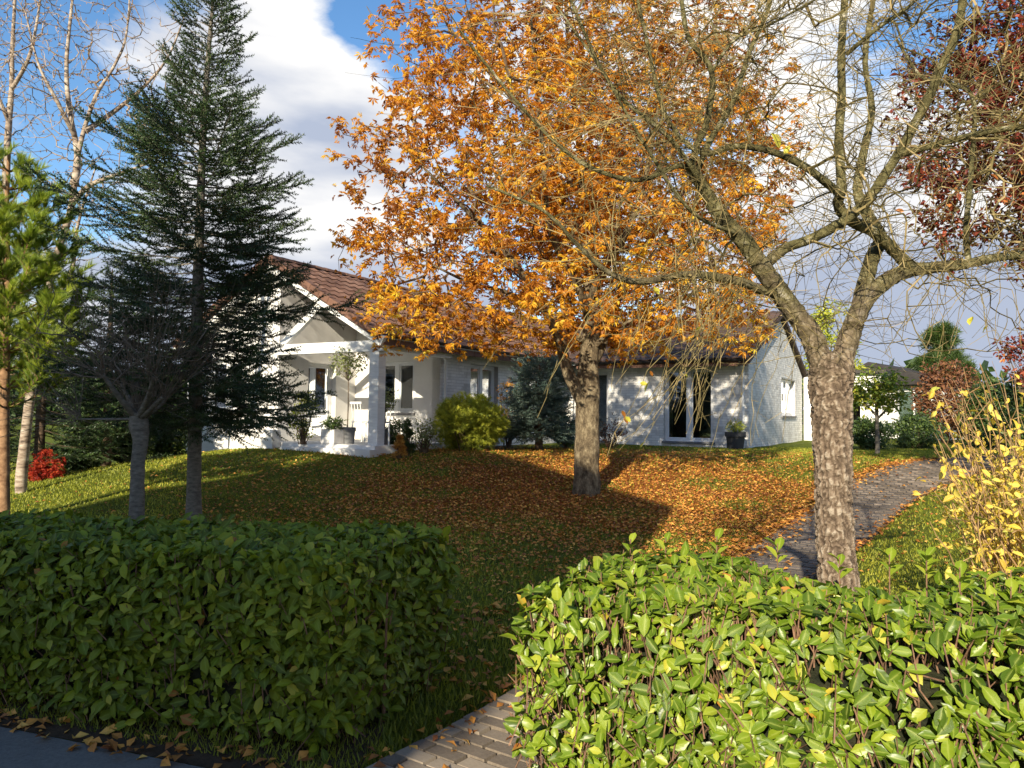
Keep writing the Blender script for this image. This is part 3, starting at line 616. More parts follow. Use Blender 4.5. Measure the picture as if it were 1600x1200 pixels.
# ---- rough barked tree in the bright hedge (bare limbs, mossy)
def cells(nr, n, hgt, circ, num, seed):
    rg = np.random.RandomState(seed); c = np.c_[rg.rand(num) * circ, rg.rand(num) * hgt]; val = rg.rand(num)
    a = np.arange(n) * circ / n; z = np.linspace(0, hgt, nr); A_, Z_ = np.meshgrid(a, z); q = np.c_[A_.ravel(), Z_.ravel()]
    q = q + .006 * np.c_[np.sin(q[:, 1] * 90), np.sin(q[:, 0] * 80)]
    dx = np.abs(q[:, None, 0] - c[None, :, 0]); dx = np.minimum(dx, circ - dx); dz = (q[:, None, 1] - c[None, :, 1]) * .55; d = np.sqrt(dx * dx + dz * dz)
    o = np.argsort(d, axis=1)[:, :2]; d1 = np.take_along_axis(d, o[:, :1], 1)[:, 0]; d2 = np.take_along_axis(d, o[:, 1:2], 1)[:, 0]
    return (d2 - d1).reshape(nr, n), val[o[:, 0]].reshape(nr, n), (q[:, 0] - c[o[:, 0], 0]).reshape(nr, n)
t_root = thing('bare_ornamental_tree', 'leafless mossy tree with thick peeling bark growing out of the bright hedge', 'tree', (TR[0], TR[1], 0)); O = np.array(t_root.location)
d0 = 4.15
tr_pts = np.array([P(1313, 1080, d0 - .0), P(1311, 930, d0), P(1305, 850, d0), P(1303, 780, d0), P(1302, 720, d0), P(1299, 660, d0), P(1298, 610, d0), P(1300, 582, d0), P(1301, 562, d0), P(1301, 549, d0)]); tr_pts[0][2] = -.02
tr_r = np.array([38, 29, 26.5, 26, 26.5, 28, 31, 33, 27, 8]) * d0 / 1200
tp, rr = smooth_path(tr_pts, tr_r, 46); n = 110
th = np.arange(n) * 2 * np.pi / n; zz_ = np.r_[0, np.cumsum(np.linalg.norm(np.diff(tp, axis=0), axis=1))]; TH, ZZ = np.meshgrid(th, zz_)
cyl = np.stack([np.cos(TH) * .105, np.sin(TH) * .105, ZZ], -1).reshape(-1, 3); wv_ = np.stack([vnoise(cyl * 22, 4), vnoise(cyl * 22, 5), vnoise(cyl * 16, 6)], 1) * .011
q_ = cyl + wv_; n1_ = np.abs(vnoise(q_ * [42, 42, 17], 7)); n2_ = vnoise(q_ * [75, 75, 48], 8); n3_ = vnoise(q_ * [140, 140, 110], 9); big_ = vnoise(cyl * 7, 10)
hgt_ = np.clip(n1_ * 1.6, 0, 1) ** .6; chip = np.clip((n2_ + .1) * 4, 0, 1)
disp = ((hgt_ - .6) * .014 + (chip - .5) * .0085 * (hgt_ > .35) + n3_ * .0016 + big_ * .004).reshape(len(tp), n)
tint_ = np.clip(.10 + .50 * hgt_ + .34 * chip * (hgt_ > .4) + .12 * n3_, 0, 1).reshape(len(tp), n); fade = np.clip((tp[:, 2] - .55) / .4, .45, 1)[:, None]
mb = MB(); tube(mb, tp - O, rr, n, tint=tint_, disp=disp * fade); mb.build('trunk', MT['cherry_bark'], t_root, smooth=True)
LIM = []
def barkdisp(p_, r_, n):
    th = np.arange(n) * 2 * np.pi / n; zz = np.r_[0, np.cumsum(np.linalg.norm(np.diff(p_, axis=0), axis=1))]; TH, ZZ = np.meshgrid(th, zz); cyl = np.stack([np.cos(TH) * r_[:, None], np.sin(TH) * r_[:, None], ZZ + 3], -1).reshape(-1, 3)
    q = cyl + np.stack([vnoise(cyl * 22, 4), vnoise(cyl * 22, 5), vnoise(cyl * 16, 6)], 1) * .011; h = np.clip(np.abs(vnoise(q * [42, 42, 17], 7)) * 1.6, 0, 1) ** .6; c_ = np.clip((vnoise(q * [75, 75, 48], 8) + .1) * 4, 0, 1)
    f = np.clip(r_ / .06, .25, 1)[:, None]; return ((h - .6) * .008 + (c_ - .5) * .004 * (h > .35) + vnoise(cyl * 9, 11) * .006).reshape(len(p_), n) * f, np.clip(.12 + .46 * h + .3 * c_ * (h > .4), 0, 1).reshape(len(p_), n)
def limb(seq, w0, w1, d_end=None, up_=None):
    pts = PP(seq); n_ = len(pts); w = np.linspace(w0, w1, n_); rad = (.86 if len(LIM) < 2 else .76) * np.array([w[i] / 2 * seq[i][2] / 1200 for i in range(n_)]); LIM.append(smooth_path(pts, rad, 5))
D0 = d0
limb([(1298, 640, D0), (1292, 598, D0), (1280, 558, D0), (1262, 515, D0 - .02), (1228, 470, D0 - .05), (1199, 430, D0 - .1), (1164, 380, D0 - .15), (1126, 337, D0 - .2), (1101, 296, D0 - .2), (1080, 262, D0 - .2)], 46, 22)
limb([(1302, 640, D0), (1308, 598, D0), (1320, 548, D0), (1337, 500, D0 + .05), (1358, 462, D0 + .1), (1397, 432, D0 + .15), (1430, 421, D0 + .15), (1499, 414, D0 + .2), (1560, 402, D0 + .25), (1640, 395, D0 + .3)], 44, 13)
limb([(1334, 510, D0), (1350, 450, D0 + .1), (1362, 406, D0 + .15), (1376, 372, D0 + .2), (1358, 340, D0 + .25), (1340, 300, D0 + .3), (1349, 240, D0 + .35), (1362, 170, D0 + .4), (1352, 90, D0 + .4), (1370, -30, D0 + .5)], 34, 8)
limb([(1427, 425, D0 + .15), (1400, 395, D0 + .1), (1367, 364, D0), (1330, 345, D0 - .1), (1310, 320, D0 - .15), (1315, 292, D0 - .2), (1311, 225, D0 - .2), (1315, 150, D0 - .2), (1315, 75, D0 - .2), (1322, -30, D0 - .2)], 26, 14)
limb([(1190, 420, D0 - .1), (1225, 390, D0 - .1), (1262, 375, D0 - .15), (1319, 345, D0 - .2), (1356, 311, D0 - .25), (1394, 255, D0 - .3), (1424, 205, D0 - .3), (1454, 146, D0 - .35), (1476, 94, D0 - .4), (1499, 37, D0 - .4), (1507, -40, D0 - .4)], 22, 17)
limb([(1080, 262, D0 - .2), (1090, 225, D0 - .2), (1105, 187, D0 - .2), (1112, 112, D0 - .25), (1075, 56, D0 - .3), (1062, -30, D0 - .3)], 16, 9)
limb([(1090, 265, D0 - .2), (1109, 221, D0 - .15), (1150, 150, D0 - .1), (1169, 86, D0), (1198, 20, D0), (1215, -40, D0)], 14, 7)
limb([(1095, 285, D0 - .2), (1064, 259, D0 - .3), (1000, 281, D0 - .35), (930, 265, D0 - .4), (870, 225, D0 - .4), (800, 150, D0 - .45), (720, 50, D0 - .5)], 13, 5)
limb([(1205, 455, D0 - .05), (1187, 452, D0 - .08), (1150, 438, D0 - .2), (1075, 429, D0 - .35), (1000, 440, D0 - .5), (950, 425, D0 - .6), (900, 380, D0 - .7), (850, 330, D0 - .8), (760, 290, D0 - .9)], 22, 5)
limb([(1315, 305, D0 - .2), (1260, 262, D0 - .3), (1210, 238, D0 - .35), (1150, 228, D0 - .4), (1094, 238, D0 - .3), (1040, 180, D0 - .3), (1010, 60, D0 - .4), (990, -30, D0 - .4)], 18, 6)
limb([(1409, 240, D0 - .3), (1450, 229, D0 - .35), (1525, 210, D0 - .4), (1600, 197, D0 - .5), (1680, 190, D0 - .5)], 15, 11)
limb([(1514, 418, D0 + .2), (1510, 356, D0 + .2), (1518, 262, D0 + .2), (1521, 157, D0 + .2), (1487, 131, D0 + .25), (1440, 120, D0 + .3), (1400, 60, D0 + .3)], 13, 5)
limb([(1112, 112, D0 - .25), (1150, 60, D0 - .3), (1200, 40, D0 - .35), (1290, -10, D0 - .4)], 8, 4)
limb([(1322, 85, D0 - .2), (1370, 45, D0 - .3), (1420, 10, D0 - .35), (1460, -30, D0 - .4)], 10, 6)
limb([(1110, 310, D0 - .2), (1050, 220, D0 - .4), (960, 140, D0 - .55), (900, 20, D0 - .6), (880, -40, D0 - .6)], 11, 5)
limb([(1150, 365, D0 - .2), (1080, 330, D0 - .5), (1010, 230, D0 - .6), (940, 110, D0 - .7), (870, 10, D0 - .7)], 9, 4)
mb = MB()
for k, (p_, r_) in enumerate(LIM):
    nn_ = 22 if r_[0] > .03 else 8; p_, r_ = smooth_path(p_, r_, 2); bump = .13 * r_[:, None] * vnoise(np.repeat(p_[:, None], nn_, 1).reshape(-1, 3) * 26 + np.tile(np.arange(nn_)[None, :, None], (len(p_), 1, 1)).reshape(-1, 1) * .9, k).reshape(len(p_), nn_)
    tn_ = .5
    if k < 3: p_, r_ = smooth_path(p_, r_, 3); nn_ = 56; bump, tn_ = barkdisp(p_, r_, nn_)
    mbk = MB(); tube(mbk, p_ - O, r_, nn_, disp=bump, tint=tn_); mbk.build('limb', MT['cherry_limb'], t_root, smooth=True)
rg = np.random.RandomState(21)
skel = [(p_, r_ * .9, True) for p_, r_ in LIM]
tg = []
# twig targets: a spread dome of shoots
while len(tg) < 3700:
    px = rg.uniform(880, 1700); py = rg.uniform(-160, 560); d = rg.uniform(D0 - 1.0, D0 + 1.1)
    if py > 340 + 150 * rg.rand(): 
        if rg.rand() > .25: continue
    if px < 1130 and rg.rand() > (px - 860) / 330: continue
    tg.append(P(px, py, d))
tg = np.array(tg); allp = np.concatenate([p_ for p_, _ in LIM]); dd = np.array([np.linalg.norm(allp - q, axis=1).min() for q in tg]); tg = tg[np.argsort(dd)]
A, D, par, mr, tips, ns = colony(skel, tg, rg, .09, .35, .1, .5, 1.1)
r = pipe(par, tips, mr, .0015, .38); twigs_mesh('twigs', A, par, r, ns, MT['twig'], t_root, O, .012, rg)
# long weeping whips and short spurs
segA = []; segB = []; ra = []; rb = []; tt = []; lp = []
for k in range(1150):
    p_, r_ = LIM[rg.randint(len(LIM))]; i = rg.randint(len(p_) // 4, len(p_)); p = p_[i].copy(); a = rg.rand() * 6.28
    d = np.array([math.cos(a), math.sin(a) * .7, rg.uniform(-.35, 1.0)]); hang = rg.rand() < .42; Ln = rg.uniform(.25, .95); m = 9; rad = rg.uniform(.0014, .0028)
    if hang and p[2] < 2.3: Ln *= .8
    for j in range(m):
        d = d / np.linalg.norm(d); q = p + d * Ln / m; segA.append(p); segB.append(q); ra.append(rad * (1 - .07 * j)); rb.append(rad * (1 - .07 * (j + 1))); tt.append(rg.rand())
        if rg.rand() < .35: e = rg.normal(size=3); e /= np.linalg.norm(e); segA.append(q); segB.append(q + e * rg.uniform(.02, .10)); ra.append(.0013); rb.append(.001); tt.append(rg.rand())
        d = d + rg.normal(0, .06, 3) + np.array([0, 0, -.13 if hang else .03]); p = q
    lp.append((p, d))
for (x0, y0, x1, y1, m) in ((1187, 452, 1010, 690, 10), (1100, 430, 1040, 640, 9), (1150, 440, 1120, 690, 7), (1060, 430, 965, 560, 7), (1080, 300, 1060, 560, 8), (1010, 440, 900, 640, 5), (1240, 500, 1160, 690, 5), (1510, 400, 1450, 560, 8), (1560, 400, 1585, 540, 5), (1440, 420, 1395, 560, 5), (960, 300, 940, 520, 6)):
    for j in range(m):
        a = P(x0 + rg.uniform(-40, 40), y0 + rg.uniform(-20, 10), D0 - rg.uniform(.1, .6)); b = P(x1 + rg.uniform(-70, 70), y1 + rg.uniform(-60, 25), D0 - rg.uniform(.2, .9)); c = (a + b) / 2 + rg.normal(0, .09, 3) + np.array([0, 0, .12])
        u = np.linspace(0, 1, 12)[:, None]; q = (1 - u) ** 2 * a + 2 * u * (1 - u) * c + u * u * b; q[1:-1] += rg.normal(0, .006, (10, 3))
        for i in range(11):
            segA.append(q[i]); segB.append(q[i + 1]); ra.append(.0026 - .00012 * i); rb.append(.0026 - .00012 * (i + 1)); tt.append(rg.rand())
            if rg.rand() < .4: e = rg.normal(size=3); e /= np.linalg.norm(e); segA.append(q[i]); segB.append(q[i] + e * rg.uniform(.02, .12)); ra.append(.0014); rb.append(.001); tt.append(rg.rand())
        lp.append((q[-1], q[-1] - q[-2]))
mb = MB(); prisms(mb, np.array(segA) - O, np.array(segB) - O, ra, rb, 3, tint=np.array(tt)); stuff(mb.build('whips', MT['twig'], t_root))
ob = MB(); ob.add(OVAL[0], OVAL[1], tint=.95, rib=OVAL[2]); me1 = ob.build('leaf', MT['yellowgreen'], link=False, smooth=True)
for (px, py, d, s_) in ((1008, 614, 3.2, .055), (1218, 232, 3.6, .09), (1000, 700, 3.4, .04), (1092, 517, 3.7, .07), (1515, 508, 3.9, .06), (1536, 520, 3.9, .055), (1030, 460, 3.6, .045), (1075, 590, 3.6, .03), (1012, 600, 3.25, .035), (1225, 240, 3.6, .05), (985, 660, 3.3, .035)):
    o = link_mesh('leaf', me1, t_root); o.location = Vector(P(px, py, d) - O); o.scale = (s_ * 1.15, s_, s_); o.rotation_euler = (1.2 + rg.normal(0, .3), rg.normal(0, .5), rg.uniform(0, 6))

b = MB(); b.add(OVAL[0], OVAL[1], tint=.15, rib=OVAL[2]); me2 = b.build('dead_leaf', MT['chestnut'], link=False, smooth=True)
for (px, py, d, s_) in ((977, 652, 3.4, .035), (981, 662, 3.4, .04), (1020, 588, 3.5, .03)):
    o = link_mesh('dead_leaf', me2, t_root); o.location = Vector(P(px, py, d) - O); o.scale = (s_, s_, s_); o.rotation_euler = (1.3, .4, 2.8)
# ---- chestnut
def broadleaf(name, label, cat, base, limbs, env, ntarget, nleaf_per, leaf, lsize, mleaf, mbark, mtwig, seed, r0=.004, k=.46, leafparts=0, zmin=-9, crown_noise=.0, droop=.3, step=.22, partname='leaf', trunk_sides=18, extra=None, leafn=.5, maxlen=1e9, shell=.45):
    rg = np.random.RandomState(seed); root = thing(name, label, cat, base); O = np.array(root.location)
    sk = []
    for q, (p_, r_) in enumerate(limbs):
        p_, r_ = smooth_path(p_, r_, 6); sk.append((p_, r_, True if q else None)); nn_ = trunk_sides if q == 0 else 10
        bump = .10 * r_[:, None] * vnoise(np.repeat(p_[:, None], nn_, 1).reshape(-1, 3) * 7 + np.tile(np.arange(nn_)[None, :, None], (len(p_), 1, 1)).reshape(-1, 1) * .8, q + seed).reshape(len(p_), nn_)
        b = MB(); tube(b, p_ - O, r_, nn_, disp=bump); b.build('trunk' if q == 0 else 'limb', mbark, root, smooth=True)
    c, rad = np.array(env[0]), np.array(env[1]); tg = []
    while len(tg) < ntarget:
        d = rg.normal(size=3); d /= np.linalg.norm(d); rr_ = rg.rand() ** shell
        lim = 1 + crown_noise * vnoise((d * 2.2)[None], seed)[0]; q = c + d * rad * rr_ * lim
        if q[2] < zmin + .25 * rg.rand(): continue
        tg.append(q)
    tg = np.array(tg); allp = np.concatenate([s_[0] for s_ in sk]); dd = np.array([np.linalg.norm(allp - q, axis=1).min() for q in tg]); tg = tg[np.argsort(dd)]
    A, D, par, mr, tips, ns = colony(sk, tg, rg, step, .5, .12, .5, maxlen); r = pipe(par, tips, mr, r0, k)
    twigs_mesh('twigs', A, par, r, ns, mtwig, root, O, .02, rg)
    if nleaf_per:
        idx = np.nonzero((r < r0 * 3.2) & (np.arange(len(A)) >= ns))[0]; n = int(ntarget * nleaf_per); j = idx[rg.randint(len(idx), size=n)]
        ln = rg.normal(0, 1, (n, 3)) * lsize * .7; pos = A[j] + ln; Dd = rg.normal(0, .8, (n, 3)) + D[j] * .5 + np.array([0, 0, -droop]); N = rg.normal(0, leafn, (n, 3)) + np.array([0, -.15, .8])
        R = frames_n(N, Dd); S = lsize * rg.uniform(.6, 1.2, n); tint = np.clip(rg.beta(1.7, 1.9, n) + .24 * vnoise(pos * 1.3, seed + 9), 0, 1)
        if extra is not None: tint = extra(pos, tint, rg)
        kp = vnoise(pos * 2.1, seed + 21) + .5 * rg.rand(n) > -.42; pos, R, S, tint = pos[kp], R[kp], S[kp], tint[kp]; n = len(pos)
        sel = np.zeros(n, bool)
        if leafparts:
            vis_ = (np.abs(pos[:, 0] / pos[:, 1]) < .66) & ((pos[:, 2] - 1.7) / pos[:, 1] < .53); sel[np.argsort(np.linalg.norm(pos - EYE, axis=1) - S * 12 + 1000 * ~vis_)[:leafparts]] = True
        b = MB(); scatter(b, leaf[0], leaf[1], R[~sel], pos[~sel] - O, S[~sel], tint[~sel], leaf[2]); stuff(b.build('crown', mleaf, root))
        if leafparts:
            var = []
            for t in np.linspace(.05, .95, 8): b = MB(); b.add(leaf[0], leaf[1], tint=t, rib=leaf[2]); var.append((t, b.build(partname, mleaf, link=False)))
            for i in np.nonzero(sel)[0]:
                o = link_mesh(partname, min(var, key=lambda q: abs(q[0] - tint[i]))[1], root); mm = Matrix(R[i].tolist()).to_4x4() @ Matrix.Scale(S[i], 4); mm.translation = Vector(pos[i] - O); o.matrix_local = mm
    return root
cd = 12.0; base = P(915, 783, cd); base[2] = float(H(base[0], base[1])) - .05
cl = [(PP([(915, 790, cd), (916, 770, cd), (917, 720, cd), (918, 660, cd), (919, 610, cd), (920, 560, cd), (924, 500, cd), (922, 430, cd), (915, 330, cd), (905, 220, cd), (890, 100, cd), (880, -80, cd)]), np.array([.27, .215, .19, .18, .185, .15, .12, .10, .08, .06, .04, .015])),
      (PP([(917, 640, cd), (898, 605, cd - .1), (884, 570, cd - .1), (870, 520, cd - .2), (830, 450, cd - .5), (780, 380, cd - .8), (720, 320, cd - 1.0), (660, 260, cd - 1.1)]), np.array([.12, .10, .09, .075, .06, .045, .03, .015])),
      (PP([(922, 570, cd), (940, 540, cd + .1), (955, 490, cd + .2), (1000, 400, cd + .5), (1060, 310, cd + .8), (1110, 220, cd + 1.0), (1140, 130, cd + 1.1)]), np.array([.10, .085, .075, .06, .045, .03, .015])),
      (PP([(922, 500, cd), (900, 440, cd - .4), (860, 360, cd - 1.0), (850, 260, cd - 1.4), (840, 150, cd - 1.7), (830, 30, cd - 1.8)]), np.array([.08, .065, .05, .04, .03, .015])),
      (PP([(922, 470, cd), (945, 420, cd - .6), (985, 350, cd - 1.2), (1010, 270, cd - 1.6), (1030, 160, cd - 1.9)]), np.array([.07, .06, .05, .035, .015])),
      (PP([(921, 450, cd), (930, 380, cd + .8), (900, 280, cd + 1.6), (860, 160, cd + 2.0)]), np.array([.07, .055, .04, .015])),
      (PP([(921, 540, cd), (870, 500, cd + .3), (800, 460, cd + .4), (730, 440, cd + .2), (650, 400, cd)]), np.array([.06, .045, .035, .025, .01])),
      (PP([(922, 545, cd), (990, 500, cd - .5), (1060, 470, cd - .8), (1120, 440, cd - 1)]), np.array([.05, .04, .03, .01])),
      (PP([(912, 320, cd), (860, 230, cd + .2), (780, 130, cd + .1), (700, 40, cd), (660, -40, cd)]), np.array([.06, .045, .035, .02, .01]))]
def chest_tint(pos, tint, rg):
    low = np.clip((4.6 - pos[:, 2]) / 2.0, 0, 1); return np.clip(tint * .9 + .28 * low * rg.rand(len(tint)), 0, 1)
broadleaf('chestnut_tree', 'horse chestnut in orange autumn leaf standing on the lawn before the house', 'tree', base, cl, ((1.05, 12.0, 5.0), (3.6, 3.2, 4.5)), 3100, 9.0, PALM, .100, MT['chestnut'], MT['chest_bark'], MT['chest_twig'], 31, .0042, .42, 298, 2.6, .14, .45, extra=chest_tint, trunk_sides=26)

# ---- conifers
def spruce(name, label, trunkpts, trad, zlo, prof, nbr, seed, mat, bark, tw=.13, rfun=None, droopz=2.4, dens=1.0):
    rg = np.random.RandomState(seed); tp, tr_ = smooth_path(trunkpts, trad, 8); root = thing(name, label, 'tree', (trunkpts[0][0], trunkpts[0][1], float(H(trunkpts[0][0], trunkpts[0][1])))); O = np.array(root.location)
    b = MB(); tube(b, tp - O, tr_, 14); b.build('trunk', bark, root, smooth=True)
    ztop = tp[-1][2]; SA = []; SB = []; R1 = []; TA = []; TD = []; TS = []
    def twig(p, d, s_): TA.append(p); TD.append(d); TS.append(s_)
    for k in range(nbr):
        f = (k + rg.rand()) / nbr; z = zlo + (ztop - zlo) * f ** .92; az = k * 2.39996 + rg.normal(0, .25)
        c = np.array([np.interp(z, tp[:, 2], tp[:, i]) for i in range(3)]); Lb = np.interp(z, prof[0], prof[1]) * (.45 + .8 * rg.rand() ** .8)
        if rfun: Lb *= rfun(az, z, rg)
        if Lb < .05: continue
        e = -.25 if z < droopz else -.25 + .75 * (z - droopz) / (ztop - droopz); d = np.array([math.cos(az), math.sin(az), e]); m = max(4, int(Lb / .08)); p = c
        for j in range(m):
            u = j / m; dd = d + np.array([0, 0, .55 * u * u]); dd = dd / np.linalg.norm(dd); q = p + dd * Lb / m + rg.normal(0, .006, 3); SA.append(p); SB.append(q); R1.append(.012 * (1 - u) * min(1, Lb) + .003)
            if u > .12:
                for sgn in (-1, 1):
                    if rg.rand() > .95 * dens: continue
                    ls = (Lb * (1 - u) * .42 + .08) * rg.uniform(.6, 1.15); sd = np.cross(dd, [0, 0, 1]); sd /= np.linalg.norm(sd); dz = dd * .85 + sd * sgn * .75 + np.array([0, 0, rg.normal(-.02 + .25 * f, .36)]); dz /= np.linalg.norm(dz); pp = q; mm = max(1, int(ls / .10))
                    for i in range(mm):
                        dq = dz + np.array([0, 0, .12 * i * .3]); dq /= np.linalg.norm(dq); q2 = pp + dq * ls / mm; SA.append(pp); SB.append(q2); R1.append(.0025); twig(pp, q2 - pp, max(ls / mm, .09) * 1.15)
                        if ls > .16 and rg.rand() < .75:
                            for s2 in (-1, 1):
                                if rg.rand() < .75: dk = dq + sd * s2 * .8 + rg.normal(0, .18, 3); dk /= np.linalg.norm(dk); twig(q2, dk, rg.uniform(.08, tw))
                        pp = q2
            if u > .45: twig(p, q - p, .10)
            p = q
        twig(p, dd, .14)
    b = MB(); prisms(b, np.array(SA) - O, np.array(SB) - O, R1, np.array(R1) * .85, 3); stuff(b.build('branches', bark, root))
    TA = np.array(TA); TD = np.array(TD); TS = np.array(TS); R = roll_frames(frames(TD), rg.rand(len(TA)) * 6.28); b = MB()
    tn = np.clip(.45 + rg.normal(0, .2, len(TA)) + .15 * vnoise(TA * 2, seed), 0, 1); S = np.stack([np.maximum(TS, .11), TS, np.maximum(TS, .11)], 1)
    scatter(b, TWIG[0], TWIG[1], R, TA - O, S, tn); stuff(b.build('needles', mat, root)); return root
sdp = 10.0
st_pts = PP([(303, 830, sdp), (303, 760, sdp), (306, 600, sdp), (309, 450, sdp), (313, 320, sdp), (318, 200, sdp), (326, 80, sdp), (332, 10, sdp), (335, -45, sdp)])
def sp_r(az, z, rg):
    r_ = 1 + .22 * math.sin(3 * az + 2.3 * z) + .12 * math.sin(7 * z + az)
    if z > 5.1: r_ *= .86
    a_ = math.cos(az)
    if 4.9 < z < 5.2 and a_ > .6: r_ *= 1.25
    if 3.9 < z < 4.5 and a_ > .5: r_ *= .78
    if 5.2 < z < 5.6 and a_ < -.3: r_ *= 1.3
    if 4.7 < z < 5.35 and abs(az % 6.283) < .0: r_ = 1
    return r_
prof = (np.array([1.2, 1.9, 2.6, 3.4, 4.2, 5.0, 5.6, 6.2, 6.8, 7.4, 8.0]), np.array([1.2, 1.5, 1.55, 1.42, 1.3, 1.15, .68, .50, .38, .22, .08]))
spruce('spruce_tree', 'tall dark spruce with a bare lower trunk behind the shaded hedge', st_pts, np.array([.12, .09, .085, .07, .055, .042, .03, .02, .01]), 1.55, prof, 270, 41, MT['spruce'], MT['grey_bark'], rfun=sp_r, tw=.15)

def pine(name, label, trunkpts, trad, levels, seed, mat, bark, spread=1., up_=.35, tl=.12, tdens=1.):
    rg = np.random.RandomState(seed); tp, tr_ = smooth_path(trunkpts, trad, 8); root = thing(name, label, 'tree', (trunkpts[0][0], trunkpts[0][1], float(H(trunkpts[0][0], trunkpts[0][1])))); O = np.array(root.location)
    b = MB(); tube(b, tp - O, tr_, 14); b.build('trunk', bark, root, smooth=True)
    SA = []; SB = []; R1 = []; TA = []; TD = []
    for (z, Lb, nb) in levels:
        for k in range(nb):
            az = 6.283 * k / nb + rg.normal(0, .3) + z; c = np.array([np.interp(z, tp[:, 2], tp[:, i]) for i in range(3)]); d = np.array([math.cos(az), math.sin(az), up_]); L_ = Lb * rg.uniform(.7, 1.15) * spread; m = max(4, int(L_ / .09)); p = c
            for j in range(m):
                u = j / m; dd = d + np.array([0, 0, .6 * u]) + rg.normal(0, .06, 3); dd /= np.linalg.norm(dd); q = p + dd * L_ / m; SA.append(p); SB.append(q); R1.append(.014 * (1 - u) + .004)
                if u > .25:
                    for s_ in range(2):
                        if rg.rand() > tdens * .95: continue
                        a2 = rg.rand() * 6.28; e = dd * .6 + np.array([math.cos(a2), math.sin(a2), .5]) * .7; e /= np.linalg.norm(e); l2 = rg.uniform(.08, .26); SA.append(q); SB.append(q + e * l2); R1.append(.004)
                        for w in np.arange(.3, 1.01, .22): TA.append(q + e * l2 * w); TD.append(e + np.array([0, 0, .35]))
                TA.append(q); TD.append(dd); p = q
            for w in range(4): TA.append(p + rg.normal(0, .02, 3)); TD.append(dd + np.array([0, 0, .5]) + rg.normal(0, .3, 3))
    b = MB(); prisms(b, np.array(SA) - O, np.array(SB) - O, R1, np.array(R1) * .85, 3); stuff(b.build('branches', bark, root))
    TA = np.array(TA); TD = np.array(TD); b = MB(); R = roll_frames(frames(TD), rg.rand(len(TA)) * 6.28); tn = np.clip(.5 + rg.normal(0, .2, len(TA)) + .2 * vnoise(TA * 3, seed), 0, 1)
    scatter(b, TUFT[0], TUFT[1], R, TA - O, tl * rg.uniform(.75, 1.2, len(TA)), tn); stuff(b.build('needles', mat, root)); return root
pd = 10.0
pine('young_pine_tree', 'bright yellow-green pine at the left end of the shaded hedge', PP([(6, 830, pd), (6, 700, pd), (8, 560, pd), (12, 450, pd), (10, 340, pd), (14, 235, pd)]), np.array([.075, .065, .055, .045, .03, .015]),
     [(z, np.interp(z, [1.6, 2.6, 3.6, 4.5, 5.0], [1.15, 1.05, .85, .42, .14]), nb) for z, nb in zip(np.arange(1.7, 4.98, .24), (7, 7, 8, 8, 8, 8, 8, 8, 8, 7, 7, 6, 6, 5))], 51, MT['pine'], MT['tan_bark'], tl=.135)

# dark conifers behind on the left
for q, (px, py, d, hgt, rad, lab) in enumerate(((60, 745, 14.5, 4.2, 1.6, 'broad shadowy spruce standing behind the bright pine'), (165, 735, 15.5, 4.0, 1.5, 'low dark spruce between the leaning birch and the laurel row'))):
    b_ = P(px, py, d); b_[2] = float(H(b_[0], b_[1])); tpz = np.array([b_ + np.array([0, 0, hgt * f]) for f in (0, .3, .6, .85, 1)])
    spruce('dark_spruce_tree', lab, tpz, np.array([.10, .08, .06, .03, .01]), b_[2] + .25, (np.array([b_[2], b_[2] + hgt * .5, b_[2] + hgt]), np.array([rad, rad * .7, .1])), 90, 60 + q, MT['spruce'], MT['dark_bark'], tw=.2, dens=.85)

# ---- birches (bare, pale bark) on the left
bd = 12.5
def bare(name, label, limbs, env, nt, seed, mb_, mt_, r0=.0035, zmin=-9, leaf=0, k=.42, step=.16, jit=.5, endup=.3, maxlen=1e9, lm='budleaf', ls=.045):
    rg = np.random.RandomState(seed); p0 = limbs[0][0][0]; root = thing(name, label, 'tree', (p0[0], p0[1], float(H(p0[0], p0[1])))); O = np.array(root.location); sk = []
    for q, (p_, r_) in enumerate(limbs):
        p_, r_ = smooth_path(p_, r_, 6); sk.append((p_, r_, True if q else None)); nn_ = 16 if q == 0 else 9
        bump = .09 * r_[:, None] * vnoise(np.repeat(p_[:, None], nn_, 1).reshape(-1, 3) * 9 + np.tile(np.arange(nn_)[None, :, None], (len(p_), 1, 1)).reshape(-1, 1) * .8, q + seed).reshape(len(p_), nn_)
        b = MB(); tube(b, p_ - O, r_, nn_, disp=bump); b.build('trunk' if q == 0 else 'limb', mb_, root, smooth=True)
    tg = []
    for (c, rad, w) in env:
        for _ in range(int(nt * w)):
            d = rg.normal(size=3); d /= np.linalg.norm(d); q = np.array(c) + d * np.array(rad) * rg.rand() ** .45
            if q[2] > zmin: tg.append(q)
    tg = np.array(tg); allp = np.concatenate([s_[0] for s_ in sk]); dd = np.array([np.linalg.norm(allp - q, axis=1).min() for q in tg]); tg = tg[np.argsort(dd)]
    A, D, par, mr, tips, ns = colony(sk, tg, rg, step, jit, endup, .6, maxlen); r = pipe(par, tips, mr, r0, k); twigs_mesh('twigs', A, par, r, ns, mt_, root, O, .02, rg)
    if leaf:
        j = ns + rg.randint(len(A) - ns, size=leaf); b = MB(); N = rg.normal(size=(leaf, 3)); scatter(b, SMALL[0], SMALL[1], frames_n(N, rg.normal(0, .6, (leaf, 3)) + [0, 0, -.6]), A[j] - O, ls * rg.uniform(.6, 1.3, leaf), rg.rand(leaf)); stuff(b.build('last_leaves', MT[lm], root))
    return root
